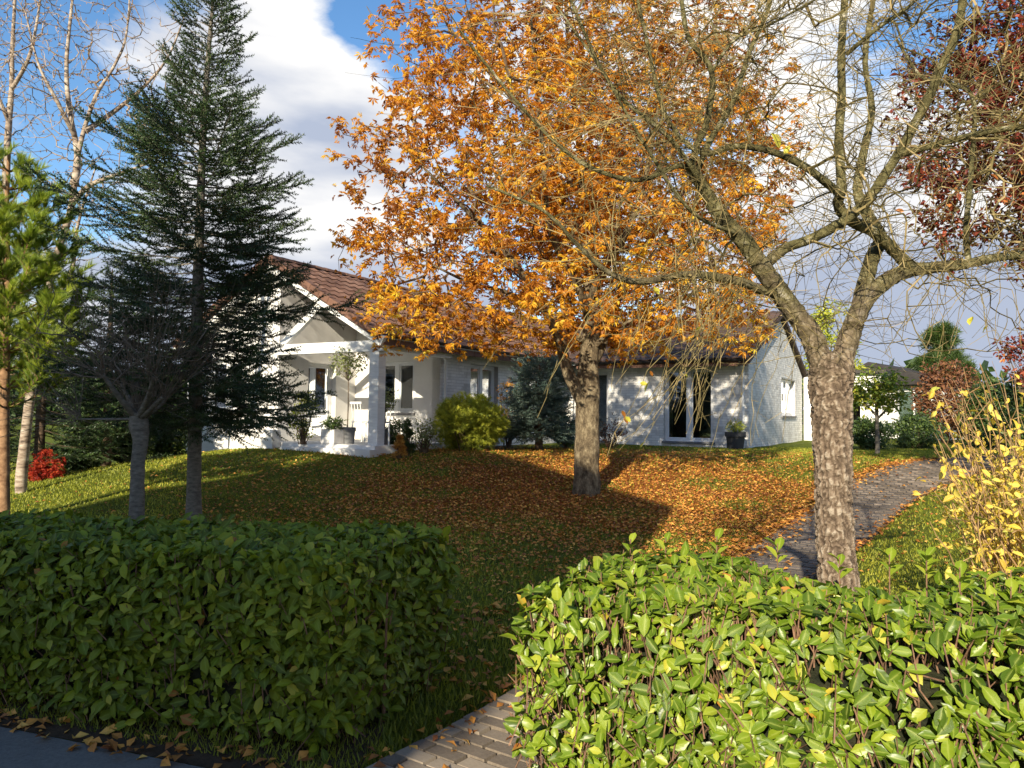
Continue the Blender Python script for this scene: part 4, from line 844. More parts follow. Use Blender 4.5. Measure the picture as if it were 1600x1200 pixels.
bare('birch_tree', 'leaning bare pale-barked birch between the pine and the tall spruce',
     [(PP([(34, 800, bd), (34, 740, bd), (50, 600, bd), (70, 480, bd), (92, 390, bd), (110, 330, bd), (118, 270, bd), (128, 215, bd), (150, 150, bd), (180, 100, bd), (198, 50, bd), (205, -60, bd)]), np.array([.17, .15, .13, .115, .105, .095, .08, .065, .05, .04, .03, .01])*.55),
      (PP([(116, 290, bd), (121, 240, bd), (108, 170, bd), (104, 100, bd), (110, 30, bd), (120, -60, bd)]), np.array([.07, .05, .04, .032, .025, .01])),
      (PP([(112, 320, bd), (140, 290, bd - .3), (190, 270, bd - .5), (235, 255, bd - .6)]), np.array([.05, .04, .025, .01])),
      (PP([(133, 205, bd), (170, 180, bd + .3), (220, 140, bd + .4), (262, 90, bd + .4), (290, 20, bd + .4)]), np.array([.05, .04, .028, .018, .008])),
      (PP([(118, 215, bd), (90, 160, bd - .3), (60, 100, bd - .4), (40, 20, bd - .4)]), np.array([.04, .03, .02, .008])),
      (PP([(75, 470, bd), (110, 430, bd + .2), (122, 350, bd + .3), (150, 260, bd + .4)]), np.array([.05, .04, .025, .01]))],
     [(P(150, 120, bd), (1.6, 1.2, 2.3), .8), (P(100, 330, bd), (1.0, .8, 1.0), .25)], 1300, 71, MT['birch_bark'], MT['birch_twig'], .0036, 3.2, 1500, .36, .13, .5)
bare('birch_tree', 'upright bare birch rising behind the bright pine, leftmost of the trees',
     [(PP([(-20, 790, bd + 1.2), (-5, 600, bd + 1.2), (5, 400, bd + 1.2), (12, 220, bd + 1.2), (18, 140, bd + 1.2), (20, 60, bd + 1.2), (28, -80, bd + 1.2)]), np.array([.15, .13, .11, .085, .065, .05, .02])*.66),
      (PP([(18, 140, bd + 1.2), (45, 90, bd + 1), (60, 20, bd + 1), (70, -60, bd + 1)]), np.array([.04, .03, .02, .008])),
      (PP([(14, 190, bd + 1.2), (-10, 130, bd + 1), (-30, 40, bd + 1)]), np.array([.04, .03, .01]))],
     [(P(20, 60, bd + 1.2), (1.0, 1.0, 2.2), 1)], 700, 72, MT['birch_bark'], MT['birch_twig'], .0038, 3.2, 700, .36, .13, .5)
# pollarded small tree
qd = 8.6
lim = [(PP([(214, 850, qd), (214, 780, qd), (216, 720, qd), (220, 690, qd), (217, 665, qd), (216, 645, qd)]), np.array([.088, .078, .075, .08, .105, .085]))]
for (x1, y1, dz, xm, ym) in ((120, 655, .2, 180, 655), (160, 585, -.4, 190, 625), (255, 620, -.3, 235, 640), (275, 600, .3, 250, 632), (215, 590, .3, 214, 615), (190, 600, .5, 203, 625), (240, 590, -.5, 230, 625)):
    lim.append((PP([(216, 655, qd), (xm, ym, qd + dz * .5), (x1, y1, qd + dz)]), np.array([.045, .032, .018]) * (.45 if x1 < 150 else 1)))
pol = bare('pollarded_tree', 'small bare grey pollarded tree with a spray of thin shoots above the shaded hedge', lim, [(P(205, 530, qd), (1.15, 1.0, .95), 1)], 160, 73, MT['grey_bark'], MT['grey_twig'], .003, 1.35, 0, .34, .09, .35, .35)
rg = np.random.RandomState(77); O = np.array(pol.location); SA = []; SB = []; R1 = []; heads = [l_[0][-1] for l_ in lim[1:]] + [P(216, 650, qd), P(205, 645, qd), P(228, 648, qd)]
for k in range(270):
    p = heads[rg.randint(len(heads))] + rg.normal(0, .03, 3); d = p - P(216, 680, qd); d = d / np.linalg.norm(d) * .8 + rg.normal(0, .42, 3) + [0, 0, .42]; d /= np.linalg.norm(d); L_ = rg.uniform(.45, 1.45); m = 7; rad = rg.uniform(.0025, .0052)
    for j in range(m):
        q = p + d * L_ / m; SA.append(p); SB.append(q); R1.append(rad * (1 - .11 * j))
        if rg.rand() < .55 and j > 1: e = d * .8 + rg.normal(0, .5, 3); e /= np.linalg.norm(e); SA.append(q); SB.append(q + e * rg.uniform(.08, .35)); R1.append(.0022)
        d = d + rg.normal(0, .07, 3); d /= np.linalg.norm(d); p = q
mb = MB(); prisms(mb, np.array(SA) - O, np.array(SB) - O, R1, np.array(R1) * .85, 3); stuff(mb.build('shoots', MT['grey_twig'], pol))

# ---- copper tree at the right edge
kd = 9.0
broadleaf('copper_leaved_tree', 'dark copper-red leaved tree reaching in at the right edge of the view', 'tree', (P(1800, 800, kd)[0], kd, .5),
          [(PP([(1800, 780, kd), (1790, 600, kd), (1780, 400, kd), (1760, 250, kd), (1740, 100, kd), (1720, -100, kd)]), np.array([.14, .12, .10, .08, .05, .02])),
           (PP([(1778, 380, kd), (1700, 330, kd), (1620, 290, kd), (1540, 240, kd)]), np.array([.06, .045, .03, .01])), (PP([(1768, 300, kd), (1690, 200, kd), (1620, 120, kd), (1560, 40, kd)]), np.array([.06, .045, .03, .01])),
           (PP([(1785, 450, kd), (1700, 420, kd), (1620, 380, kd), (1560, 350, kd)]), np.array([.05, .04, .025, .01]))],
          ((P(1690, 190, kd)[0], kd, P(1690, 190, kd)[2]), (2.0, 1.5, 2.1)), 1100, 24, OVAL, .095, MT['copper'], MT['grey_bark'], MT['chest_twig'], 81, .003, .42, 150, 3.2, .2, .3)
# ---- yellow shrub right
yd = 4.9; rg = np.random.RandomState(91); b0 = P(1640, 930, yd); b0[2] = float(H(b0[0], b0[1])); root = thing('yellow_leaved_shrub', 'arching shrub with yellow autumn leaves on fanned tan stems right of the path', 'shrub', b0); O = np.array(root.location)
SA = []; SB = []; R1 = []; R2 = []; TP = []
for k in range(120):
    bx = P(rg.uniform(1560, 1700), 930, rg.uniform(yd - .5, yd + .6)); bx[2] = H(bx[0], bx[1]); x1 = rg.uniform(1450, 1720) - (rg.rand() < .2) * 15; y1 = rg.uniform(560, 800) + max(0, 1530 - x1) * .3; e = P(x1, y1, rg.uniform(yd - .9, yd + .9)); c = bx + (e - bx) * .5 + np.array([rg.uniform(.0, .1), rg.normal(0, .05), .12]); m = 12
    u = np.linspace(0, 1, m)[:, None]; q = (1 - u) ** 2 * bx + 2 * u * (1 - u) * c + u * u * e; q[1:] += rg.normal(0, .008, (m - 1, 3)); rad = rg.uniform(.004, .008)
    for i in range(m - 1):
        SA.append(q[i]); SB.append(q[i + 1]); R1.append(rad * (1 - .75 * i / m)); R2.append(rad * (1 - .75 * (i + 1) / m))
        if i > 3 and rg.rand() < .55: z_ = q[i] + rg.normal(0, .09, 3) + np.array([0, 0, .05]); SA.append(q[i]); SB.append(z_); R1.append(.0028); R2.append(.0016); TP.append(z_)
        if i > 2 and rg.rand() < (.85 if q[i][2] < 1.25 else .42): TP.append(q[i])
b = MB(); prisms(b, np.array(SA) - O, np.array(SB) - O, R1, R2, 4, tint=rg.rand(len(SA))); stuff(b.build('stems', surf('tan_shoot_bark', [(.3, (.22, .13, .06)), (.7, (.44, .29, .14))], (9, 9, 9), 3, .7, 0), root))
TP = np.array(TP); n = len(TP) * 2; TPn = np.repeat(TP, 2, 0) + rg.normal(0, .02, (n, 3)); R = frames_n(rg.normal(0, .6, (n, 3)) + [0, -.5, .6], rg.normal(0, .8, (n, 3)) + [0, 0, -.25]); S = rg.uniform(.03, .078, n); tn = np.clip(rg.beta(3, 2, n), 0, 1)
vis_ = (TPn[:, 0] / TPn[:, 1] < .68); sel = np.zeros(n, bool); sel[np.argsort(-S / TPn[:, 1] + 10 * ~vis_)[:298]] = True
b = MB(); scatter(b, OVAL[0], OVAL[1], R[~sel], TPn[~sel] - O, S[~sel], tn[~sel], OVAL[2]); stuff(b.build('foliage', MT['yellow'], root, smooth=True))
var = []
for t in np.linspace(.05, .97, 7): b = MB(); b.add(OVAL[0], OVAL[1], tint=t, rib=OVAL[2]); var.append((t, b.build('leaf', MT['yellow'], link=False, smooth=True)))
for i in np.nonzero(sel)[0]:
    o = link_mesh('leaf', min(var, key=lambda q: abs(q[0] - tn[i]))[1], root); mm = Matrix(R[i].tolist()).to_4x4() @ Matrix.Scale(S[i], 4); mm.translation = Vector(TPn[i] - O); o.matrix_local = mm

# ---------------------------------------------------------------- shrubs
def shrub(name, label, cat, px0, px1, py0, py1, d, leaf, n, size, mat, seed, stem=MT['chest_twig'], clumps=26, z0=None, depth=.8, upright=.3, flat=.5, shape='dome', group=None, stems=8, fill=.55, base=None):
    """px0..px1 left-right, py0 top, py1 base in the photo at distance d"""
    rg = np.random.RandomState(seed); A = P(px0, py1, d); B = P(px1, py0, d); cx = (A[0] + B[0]) / 2; zb = A[2] if z0 is None else z0; zt = B[2]; rx = (B[0] - A[0]) / 2; ry = rx * depth; h = zt - zb
    root = thing(name, label, cat, (cx, d, zb), group=group)
    c = rg.normal(size=(clumps, 3)); c /= np.linalg.norm(c, axis=1, keepdims=True); c *= (fill + (1 - fill) * rg.rand(clumps))[:, None] ** .6
    if shape == 'dome': C_ = np.c_[c[:, 0] * rx * .82, c[:, 1] * ry * .82, h * (.50 + c[:, 2] * .42)]
    elif shape == 'cone':
        f = rg.rand(clumps) ** 1.3; a = rg.rand(clumps) * 6.28; w = (1 - f) ** .8; C_ = np.c_[np.cos(a) * rx * .85 * w, np.sin(a) * ry * .85 * w, h * (.06 + .88 * f)]
    elif shape == 'ball': C_ = np.c_[c[:, 0] * rx * .8, c[:, 1] * ry * .8, h * .5 + c[:, 2] * h * .4]
    cr_ = min(rx, h / 2) * (.42 if shape != 'cone' else .30); j = rg.randint(clumps, size=n); of = rg.normal(size=(n, 3)); of /= np.linalg.norm(of, axis=1, keepdims=True); of *= (rg.rand(n) ** .4)[:, None]
    pos = C_[j] + of * cr_ * np.array([1, depth, .8]); pos[:, 2] = np.clip(pos[:, 2], .03 * h, h * 1.05)
    D = of * .9 + rg.normal(0, .45, (n, 3)) + np.array([0, 0, upright]); N = of * flat + rg.normal(0, .5, (n, 3)) + np.array([0, -.1, .5])
    tn = np.clip(rg.beta(2.3, 2.3, n) + .25 * (rg.rand(clumps)[j] - .5), 0, 1); b = MB()
    R = frames_n(N, D) if leaf[1].shape[0] < 12 or leaf is PALM else roll_frames(frames(D), rg.rand(n) * 6.28)
    scatter(b, leaf[0], leaf[1], R, pos, size * rg.uniform(.65, 1.25, n), tn, leaf[2] if len(leaf) > 2 else None); stuff(b.build('foliage', mat, root))
    b = MB(); k = rg.randint(clumps, size=max(stems, 3) * 3); st_ = np.c_[rg.normal(0, rx * .12, (len(k), 2)), np.full(len(k), -.05)]; mid = (st_ + C_[k]) / 2 + np.c_[rg.normal(0, .03, (len(k), 2)), np.zeros(len(k))]
    prisms(b, st_, mid, np.full(len(k), .012), np.full(len(k), .008), 4); prisms(b, mid, C_[k], np.full(len(k), .008), np.full(len(k), .003), 4); stuff(b.build('stems', stem, root)); return root

FL = (FLUFF[0], FLUFF[1], FLUFF[2])
shrub('golden_cypress_shrub', 'yellow-green feathery cypress bush in front of the long window wall', 'shrub', 678, 790, 618, 706, 16.3, FL, 5200, .14, MT['gold'], 101, clumps=46, flat=.2, depth=.7)
# dwarf blue spruce with tiers
b_ = P(842, 700, 17.3); b_[2] = float(H(b_[0], b_[1])); tpz = np.array([b_ + np.array([0, 0, f]) for f in (0, .5, 1.0, 1.5, 1.95)])
spruce('blue_dwarf_spruce', 'rounded blue-green dwarf spruce left of the chestnut trunk', tpz, np.array([.10, .08, .06, .03, .01]), b_[2] + .35, (np.array([b_[2], b_[2] + .5, b_[2] + 1.2, b_[2] + 1.8, b_[2] + 2]), np.array([.6, .92, .8, .55, .3])), 170, 103, MT['bluespruce'], MT['dark_bark'], tw=.16)
shrub('orange_leaved_shrub', 'thin shrub with pale orange leaves between the cypress bush and blue spruce', 'shrub', 772, 815, 578, 700, 18.2, SMALL, 620, .075, MT['orangeleaf'], 104, clumps=30, fill=.2)
shrub('evergreen_bush', 'low dark evergreen bush right behind the chestnut trunk', 'bush', 862, 905, 640, 700, 17.8, SMALL, 1900, .07, MT['green'], 105)
shrub('small_leaved_shrub', 'loose reddish shrub beside the door behind the chestnut trunk', 'shrub', 925, 985, 645, 704, 19.4, SMALL, 700, .06, MT['brownleaf'], 106, fill=.2, clumps=34)
shrub('rose_bush', 'sparse twiggy rose bush with thin green leaves left of the cypress bush', 'shrub', 636, 690, 650, 706, 15.6, SMALL, 800, .055, MT['olive'], 107, fill=.2, clumps=34, stems=14)
shrub('dwarf_conifer', 'small brownish cone-shaped conifer at the terrace corner', 'shrub', 614, 634, 680, 712, 14.6, FL, 900, .06, MT['orangeleaf'], 108, shape='cone', depth=1)
shrub('dwarf_conifer', 'small dark green upright conifer just behind the brownish one', 'shrub', 624, 648, 655, 710, 15.0, FL, 1100, .07, MT['green'], 109, shape='cone', depth=1)
shrub('green_bush', 'rounded green bush behind the pots at the end of the terrace', 'bush', 596, 640, 655, 690, 15.9, SMALL, 1100, .06, MT['green'], 110, z0=1.0)
shrub('red_maple_shrub', 'small scarlet maple shrub at the left edge of the lawn', 'shrub', 40, 100, 700, 762, 14.0, PALM, 420, .075, MT['red'], 111, clumps=22, flat=.7, fill=.2)
for q, (a, b, c, e, d, lab) in enumerate(((98, 175, 640, 752, 15.6, 'dark laurel bush behind the scarlet maple shrub'), (160, 240, 625, 735, 16.4, 'dark laurel bush behind the pollarded tree trunk'), (225, 300, 610, 722, 17.2, 'dark laurel bush left of the tall spruce trunk'))):
    shrub('laurel_bush', lab, 'bush', a, b, c, e, d, OVAL, 3600, .11, MT['green'], 120 + q, group='dark laurels behind the left lawn', clumps=40, depth=.7)
shrub('golden_shrub', 'yellow-green shrub by the gable corner seen through the spruce', 'shrub', 450, 498, 608, 690, 15.9, SMALL, 1100, .06, MT['gold'], 131)
# right background
shrub('box_bush', 'clipped dark green bush behind the magnolia, nearer the house', 'bush', 1326, 1400, 650, 706, 21.0, SMALL, 4200, .09, MT['green'], 140, clumps=44, depth=.7)
shrub('box_bush', 'clipped dark green bush right of the magnolia stem', 'bush', 1385, 1475, 645, 708, 22.5, SMALL, 4200, .09, MT['green'], 141, clumps=44, depth=.7)
shrub('far_conifer', 'green conifer far off rising over the russet bush', 'tree', 1415, 1530, 515, 700, 34, FL, 4600, .5, MT['green'], 142, shape='cone', clumps=44, depth=1)
shrub('russet_bush', 'tall reddish-brown bush in front of the far conifer', 'bush', 1432, 1530, 558, 700, 27, SMALL, 4200, .15, MT['brownleaf'], 143, clumps=60)
shrub('evergreen_shrub', 'mixed green shrub behind the yellow shrub stems', 'bush', 1500, 1600, 590, 715, 24, SMALL, 4200, .14, MT['green'], 144, clumps=60)
shrub('evergreen_shrub', 'dark green shrub at the right edge beyond the path', 'bush', 1570, 1690, 560, 720, 20, SMALL, 3800, .14, MT['green'], 145, clumps=60)
shrub('dark_red_shrub', 'dark pink-red leaved shrub crown at the right edge below the copper tree', 'shrub', 1565, 1640, 495, 610, 18, SMALL, 900, .12, MT['copper'], 146, clumps=30, fill=.3)
# columnar green tree behind the fork of the rough-barked tree
shrub('leafy_green_tree', 'slender yellow-green tree showing in the fork of the rough-barked tree', 'tree', 1262, 1338, 440, 706, 29, SMALL, 5200, .16, MT['gold'], 147, clumps=70, depth=1)
# magnolia
md = 17.5
mb_ = P(1371, 706, md)
broadleaf('magnolia_tree', 'small slim-stemmed tree with yellow-green leaves beside the path end', 'tree', (mb_[0], md, mb_[2]),
          [(PP([(1371, 712, md), (1371, 680, md), (1370, 650, md), (1369, 610, md), (1366, 590, md)]), np.array([.05, .042, .04, .03, .02])), (PP([(1370, 655, md), (1390, 635, md), (1404, 615, md)]), np.array([.03, .02, .01])), (PP([(1370, 650, md), (1352, 630, md), (1342, 612, md)]), np.array([.03, .02, .01]))],
          ((P(1372, 610, md)[0], md, P(1372, 612, md)[2]), (.72, .6, .50)), 170, 13, OVAL, .105, MT['yellowgreen'], MT['grey_bark'], MT['chest_twig'], 83, .004, .4, 0, P(1370, 652, md)[2], .2, .35, step=.12)

# far woods on the horizon
def wood(name, label, pts, hgt, n, seed, size, mat):
    rg = np.random.RandomState(seed); pts = np.array(pts, float); k = rg.rand(n) * (len(pts) - 1); i = k.astype(int); f = (k - i)[:, None]; c = pts[i] * (1 - f) + pts[i + 1] * f; cl_ = vnoise(np.c_[c * .12, c[:, :1] * 0], seed); hh = hgt * (.75 + .35 * cl_)
    z = rg.rand(n) ** .7 * hh; pos = np.c_[c + rg.normal(0, 2.0, (n, 2)), z + .5]; N = rg.normal(size=(n, 3)); tn = np.clip(.4 + .3 * vnoise(pos * .4, seed + 1) + rg.normal(0, .15, n), 0, 1)
    b = MB(); scatter(b, SMALL[0] * [1.8, 1, 1], SMALL[1], frames_n(N, rg.normal(size=(n, 3))), pos, size * rg.uniform(.6, 1.3, n), tn); o = b.build(name, mat); tag(o, label, 'wood', kind='stuff')
wood('far_wood', 'dark far-off wood along the skyline beyond the house', [(-90, 60), (-60, 75), (-20, 90), (20, 95), (60, 85), (100, 65)], 7, 12000, 151, 1.4, MT['green'])

# ---------------------------------------------------------------- the house
HR = math.atan2(-.5, .866); house = thing('white_bungalow', 'long white painted brick bungalow with brown tiled roofs behind the lawn', 'house', (HC[0], HC[1], 0), HR)
def brickwork(name, parent, axis, pos, a0, a1, z0, ztop, holes, face, m=MT['white_brick'], seed=0, thick=.16, L_=.215, Hc=.062, j=.009):
    """wall in plane axis ('y': plane y=pos, runs along x; 'x': plane x=pos, runs along y). face=+1/-1 outward."""
    rg = np.random.RandomState(seed); V = []; T = []
    z = z0; row = 0; zmax = max(ztop(a) for a in np.linspace(a0, a1, 41))
    while z < zmax - .02:
        zc = z + Hc / 2; ok = [a for a in np.linspace(a0, a1, 161) if ztop(a) >= z + Hc]
        if ok:
            A0, A1 = min(ok), max(ok); ints = [(A0, A1)]
            for (h0, h1, k0, k1) in holes:
                if k0 < z + Hc and k1 > z + .01:
                    new = []
                    for (p, q) in ints:
                        if h1 <= p or h0 >= q: new.append((p, q)); continue
                        if h0 > p: new.append((p, h0))
                        if h1 < q: new.append((h1, q))
                    ints = new
            for (p, q) in ints:
                x = math.floor((p - a0) / (L_ + j)) * (L_ + j) + a0 - (row % 2) * (L_ + j) / 2
                while x < q:
                    s0 = max(x, p); s1 = min(x + L_, q)
                    if s1 - s0 > .015:
                        e = rg.uniform(.003, .006); f0, f1 = (pos + .0, pos + face * e) ; lo, hi = min(f0, f1), max(f0, f1)
                        V.append((s0, s1, lo, hi, z + rg.uniform(0, .001), z + Hc)); T.append(rg.rand())
                    x += L_ + j
        z += Hc + j; row += 1
    V = np.array(V); N = len(V); c = np.array([[0, 2, 4], [1, 2, 4], [1, 3, 4], [0, 3, 4], [0, 2, 5], [1, 2, 5], [1, 3, 5], [0, 3, 5]]); vv = V[:, c]
    if axis == 'x': vv = vv[:, :, [1, 0, 2]]
    b = MB(); b.add(vv.reshape(-1, 3), (QB[None] + (np.arange(N) * 8)[:, None, None]).reshape(-1, 4), tint=np.repeat(T, 8)); stuff(b.build(name, m, parent))
def wall(parent, axis, pos, a0, a1, z0, ztop, holes, face, th=.22, name='wall', m=MT['mortar']):
    """backing wall as column slices, with holes"""
    xs_ = sorted(set([a0, a1] + [h for q in holes for h in q[:2] if a0 < h < a1])); b = MB()
    ap = [a for a in (None,) if a]; fine = []
    for p, q in zip(xs_[:-1], xs_[1:]):
        k = max(1, int((q - p) / .8)); fine += list(zip(np.linspace(p, q, k + 1)[:-1], np.linspace(p, q, k + 1)[1:]))
    for (p, q) in fine:
        hs = sorted([h for h in holes if h[0] < q - 1e-6 and h[1] > p + 1e-6], key=lambda h: h[2]); z = z0; segs = []
        for h in hs: segs.append((z, h[2], z, h[2])); z = h[3]
        segs.append((z, ztop(p), z, ztop(q)))
        for (za, zb, zc, zd) in segs:
            if max(zb - za, zd - zc) < .01: continue
            in_ = pos - face * th; v = []
            for yy in (pos, in_): v += [[p, yy, za], [q, yy, zc], [q, yy, zd], [p, yy, zb]]
            v = np.array(v)
            if axis == 'x': v = v[:, [1, 0, 2]]
            b.add(v, np.array([[0, 1, 2, 3], [7, 6, 5, 4], [0, 3, 7, 4], [1, 5, 6, 2], [3, 2, 6, 7], [0, 4, 5, 1]]))
    return b.build(name, m, parent)
def window(parent, axis, pos, face, a0, a1, z0, z1, lights=2, transom=False, name='window', sill=True, fw_=.06, rec=.12, curtain=None, low=0, room=True):
    """frame recessed in opening; children: pane, sill"""
    def bx(b, a, b_, o0, o1, za, zb):
        y0_, y1_ = sorted((pos - face * o0, pos - face * o1)); v = boxv(a, b_, y0_, y1_, za, zb)
        if axis == 'x': v = v[:, [1, 0, 2]]
        b.add(v, QB)
    b = MB(); bx(b, a0, a1, rec, rec + .07, z1 - fw_, z1); bx(b, a0, a1, rec, rec + .07, z0, z0 + fw_); bx(b, a0, a0 + fw_, rec, rec + .07, z0 + fw_, z1 - fw_); bx(b, a1 - fw_, a1, rec, rec + .07, z0 + fw_, z1 - fw_)
    W_ = (a1 - a0 - fw_ * 2) / lights
    for k in range(1, lights): c = a0 + fw_ + W_ * k; bx(b, c - fw_ * .85, c + fw_ * .85, rec - .005, rec + .065, z0 + fw_, z1 - fw_)
    w = b.build(name, MT['frame'], parent)
    for k in range(lights):
        s0 = a0 + fw_ + W_ * k + (.05 if k else 0); s1 = a0 + fw_ + W_ * (k + 1) - (.05 if k < lights - 1 else 0)
        # casement sash
        b = MB(); g = .045
        bx(b, s0 + .003, s1 - .003, rec + .01, rec + .055, z0 + fw_ + .003, z0 + fw_ + g); bx(b, s0 + .003, s1 - .003, rec + .01, rec + .055, z1 - fw_ - g, z1 - fw_ - .003); bx(b, s0 + .003, s0 + g, rec + .01, rec + .055, z0 + fw_ + g, z1 - fw_ - g); bx(b, s1 - g, s1 - .003, rec + .01, rec + .055, z0 + fw_ + g, z1 - fw_ - g); b.build('sash', MT['frame'], w)
        b = MB(); bx(b, s0 + g, s1 - g, rec + .028, rec + .034, z0 + fw_ + g, z1 - fw_ - g); b.build('pane', MT['glass'], w)
    if sill: b = MB(); bx(b, a0 - .05, a1 + .05, -.05, rec, z0 - .06, z0 - .002); b.build('sill', MT['sill'], w)
    if curtain is not None:
        b = MB()
        for (c0, c1) in curtain:
            n_ = 14; xs2 = np.linspace(a0 + (a1 - a0) * c0, a0 + (a1 - a0) * c1, n_)
            yy = pos - face * (rec + .16 + .02 * np.sin(np.arange(n_) * 2.1)); v = np.concatenate([np.c_[xs2, yy, np.full(n_, z0 + .05)], np.c_[xs2, yy, np.full(n_, z1 - .05)]])
            if axis == 'x': v = v[:, [1, 0, 2]]
            i_ = np.arange(n_ - 1); b.add(v, np.stack([i_, i_ + 1, i_ + n_ + 1, i_ + n_], 1))
        b.build('curtain', MT['curtain'], w)
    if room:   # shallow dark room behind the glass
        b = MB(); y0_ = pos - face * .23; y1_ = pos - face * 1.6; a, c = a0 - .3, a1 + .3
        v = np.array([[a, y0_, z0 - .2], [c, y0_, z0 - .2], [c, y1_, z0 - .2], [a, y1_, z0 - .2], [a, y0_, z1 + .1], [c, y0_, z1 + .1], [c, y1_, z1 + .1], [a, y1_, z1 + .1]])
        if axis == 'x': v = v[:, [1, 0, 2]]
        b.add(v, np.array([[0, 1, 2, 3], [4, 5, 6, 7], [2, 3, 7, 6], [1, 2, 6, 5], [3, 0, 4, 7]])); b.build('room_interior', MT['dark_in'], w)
    return w
EZ = 3.22; GZ = .6; RZ = 5.05
# right wing front wall (y=0), x -5.5..0 ; ztop under the roof
flat = lambda a: EZ
holesF = [(-2.35, -.945, 1.02, 3.06), (-5.2, -4.05, .98, 3.02)]
wall(house, 'y', 0, -5.5, 0, GZ, flat, holesF, -1); brickwork('brickwork', house, 'y', 0, -5.5, 0, GZ, flat, holesF, -1, seed=1)
window(house, 'y', 0, -1, -2.35, -.945, 1.02, 3.06, 2, name='french_window', curtain=[(.0, .12)])
window(house, 'y', 0, -1, -5.2, -4.05, .98, 3.02, 2, name='french_door', curtain=[(.45, .6)])
# gable wall right (x=0), y 0..8.3
gab = lambda a: EZ + (4.15 - abs(a - 4.15)) / 4.15 * (RZ - .12 - EZ)
holesG = [(4.5, 6.9, 1.78, 2.98)]
wall(house, 'x', 0, .22, 8.3, GZ, gab, holesG, 1); brickwork('brickwork', house, 'x', 0, 0, 8.3, GZ, gab, holesG, 1, seed=2)
window(house, 'x', 0, 1, 4.5, 6.9, 1.78, 2.98, 2, rec=.10, curtain=[(.0, .3), (.7, 1)])
# left wing long wall (x=-5.5) y -6.5..0
holesL = [(-5.22, -3.9, 1.0, 2.95), (-2.4, -1.2, 1.6, 2.8)]
wall(house, 'x', -5.5, -6.5, -.02, GZ, flat, holesL, 1); brickwork('brickwork', house, 'x', -5.5, -6.5, -.02, GZ, flat, holesL, 1, seed=3)
window(house, 'x', -5.5, 1, -5.22, -3.9, 1.0, 2.95, 2, curtain=[(.35, .5)]); window(house, 'x', -5.5, 1, -2.4, -1.2, 1.6, 2.8, 1)
# set back porch wall (y=-6.5) x -8.05..-5.5, and gable wall (y=-9.0) x -11.1..-8.05
apx = -8.15; HWL = 3.13
gabL = lambda a: EZ + max(0, (HWL - abs(a - apx))) / HWL * (RZ - .12 - EZ)
holesP = [(-7.35, -6.25, 1.72, 2.95)]
wall(house, 'y', -6.5, -8.05, -5.72, GZ, gabL, holesP, -1, m=MT['render']); window(house, 'y', -6.5, -1, -7.35, -6.25, 1.72, 2.95, 2, rec=.08, curtain=[(.0, .25)])
b = MB(); box(b, -5.722, -5.5, -6.5, -6.28, GZ, EZ); b.build('corner_pier', MT['render'], house)
holesQ = [(-10.4, -9.2, 1.7, 2.9)]
wall(house, 'y', -9.0, -11.1, -8.05, GZ, gabL, holesQ, -1, m=MT['render']); window(house, 'y', -9.0, -1, -10.4, -9.2, 1.7, 2.9, 2)
wall(house, 'x', -8.05, -8.78, -6.5, GZ, lambda a: RZ - .2, [(-8.1, -7.2, 1.05, 2.85)], 1, m=MT['render']); window(house, 'x', -8.05, 1, -8.1, -7.2, 1.05, 2.85, 1, name='porch_door', sill=False)
wall(house, 'x', -11.1, -8.78, 4, GZ, flat, [], -1, m=MT['render'])
wall(house, 'y', 8.3, -11.1, -.22, GZ, flat, [], 1, m=MT['render'])
# porch timber: post, tie beam, rake beams, diagonal brace
def beam(name, p0, p1, w, h, m=MT['white_wood']):
    p0 = np.array(p0, float); p1 = np.array(p1, float); R = frames((p1 - p0)[None])[0]; L_ = np.linalg.norm(p1 - p0); v = boxv(-w / 2, w / 2, 0, L_, -h / 2, h / 2) @ R.T + p0; b = MB(); b.add(v, QB); return b.build(name, m, house)
part_box('post', MT['white_wood'], house, -5.38, -5.14, -9.12, -8.90, .9, EZ - .28)
part_box('tie_beam', MT['white_wood'], house, -8.04, -5.02, -9.13, -8.95, EZ - .278, EZ - .06)
beam('brace', (-7.9, -9.04, EZ - .05), (-6.75, -9.04, EZ + .78), .10, .15)
sl_ = (RZ - EZ - .05) / HWL
beam('rake_beam', (-4.98, -9.17, EZ - .10), (apx, -9.17, RZ - .16), .09, .22); beam('rake_beam', (-11.32, -9.17, EZ - .10), (apx, -9.17, RZ - .16), .09, .22)
part_box('side_beam', MT['white_wood'], house, -5.36, -5.16, -8.90, -6.51, EZ - .24, EZ - .04)
part_box('soffit', MT['white_wood'], house, -5.47, -4.98, -9.05, -.1, EZ - .035, EZ - .01)
part_box('soffit', MT['white_wood'], house, -5.0, .02, -.48, -.02, EZ - .035, EZ - .01)
# porch terrace
part_box('terrace', MT['render'], house, -8.02, -5.0, -9.35, -6.52, .55, 1.06)
part_box('terrace_step', MT['render'], house, -7.3, -4.9, -9.62, -9.353, .5, .99)
part_box('low_wall', MT['render'], house, -8.9, -7.55, -9.6, -9.37, .5, 1.32)
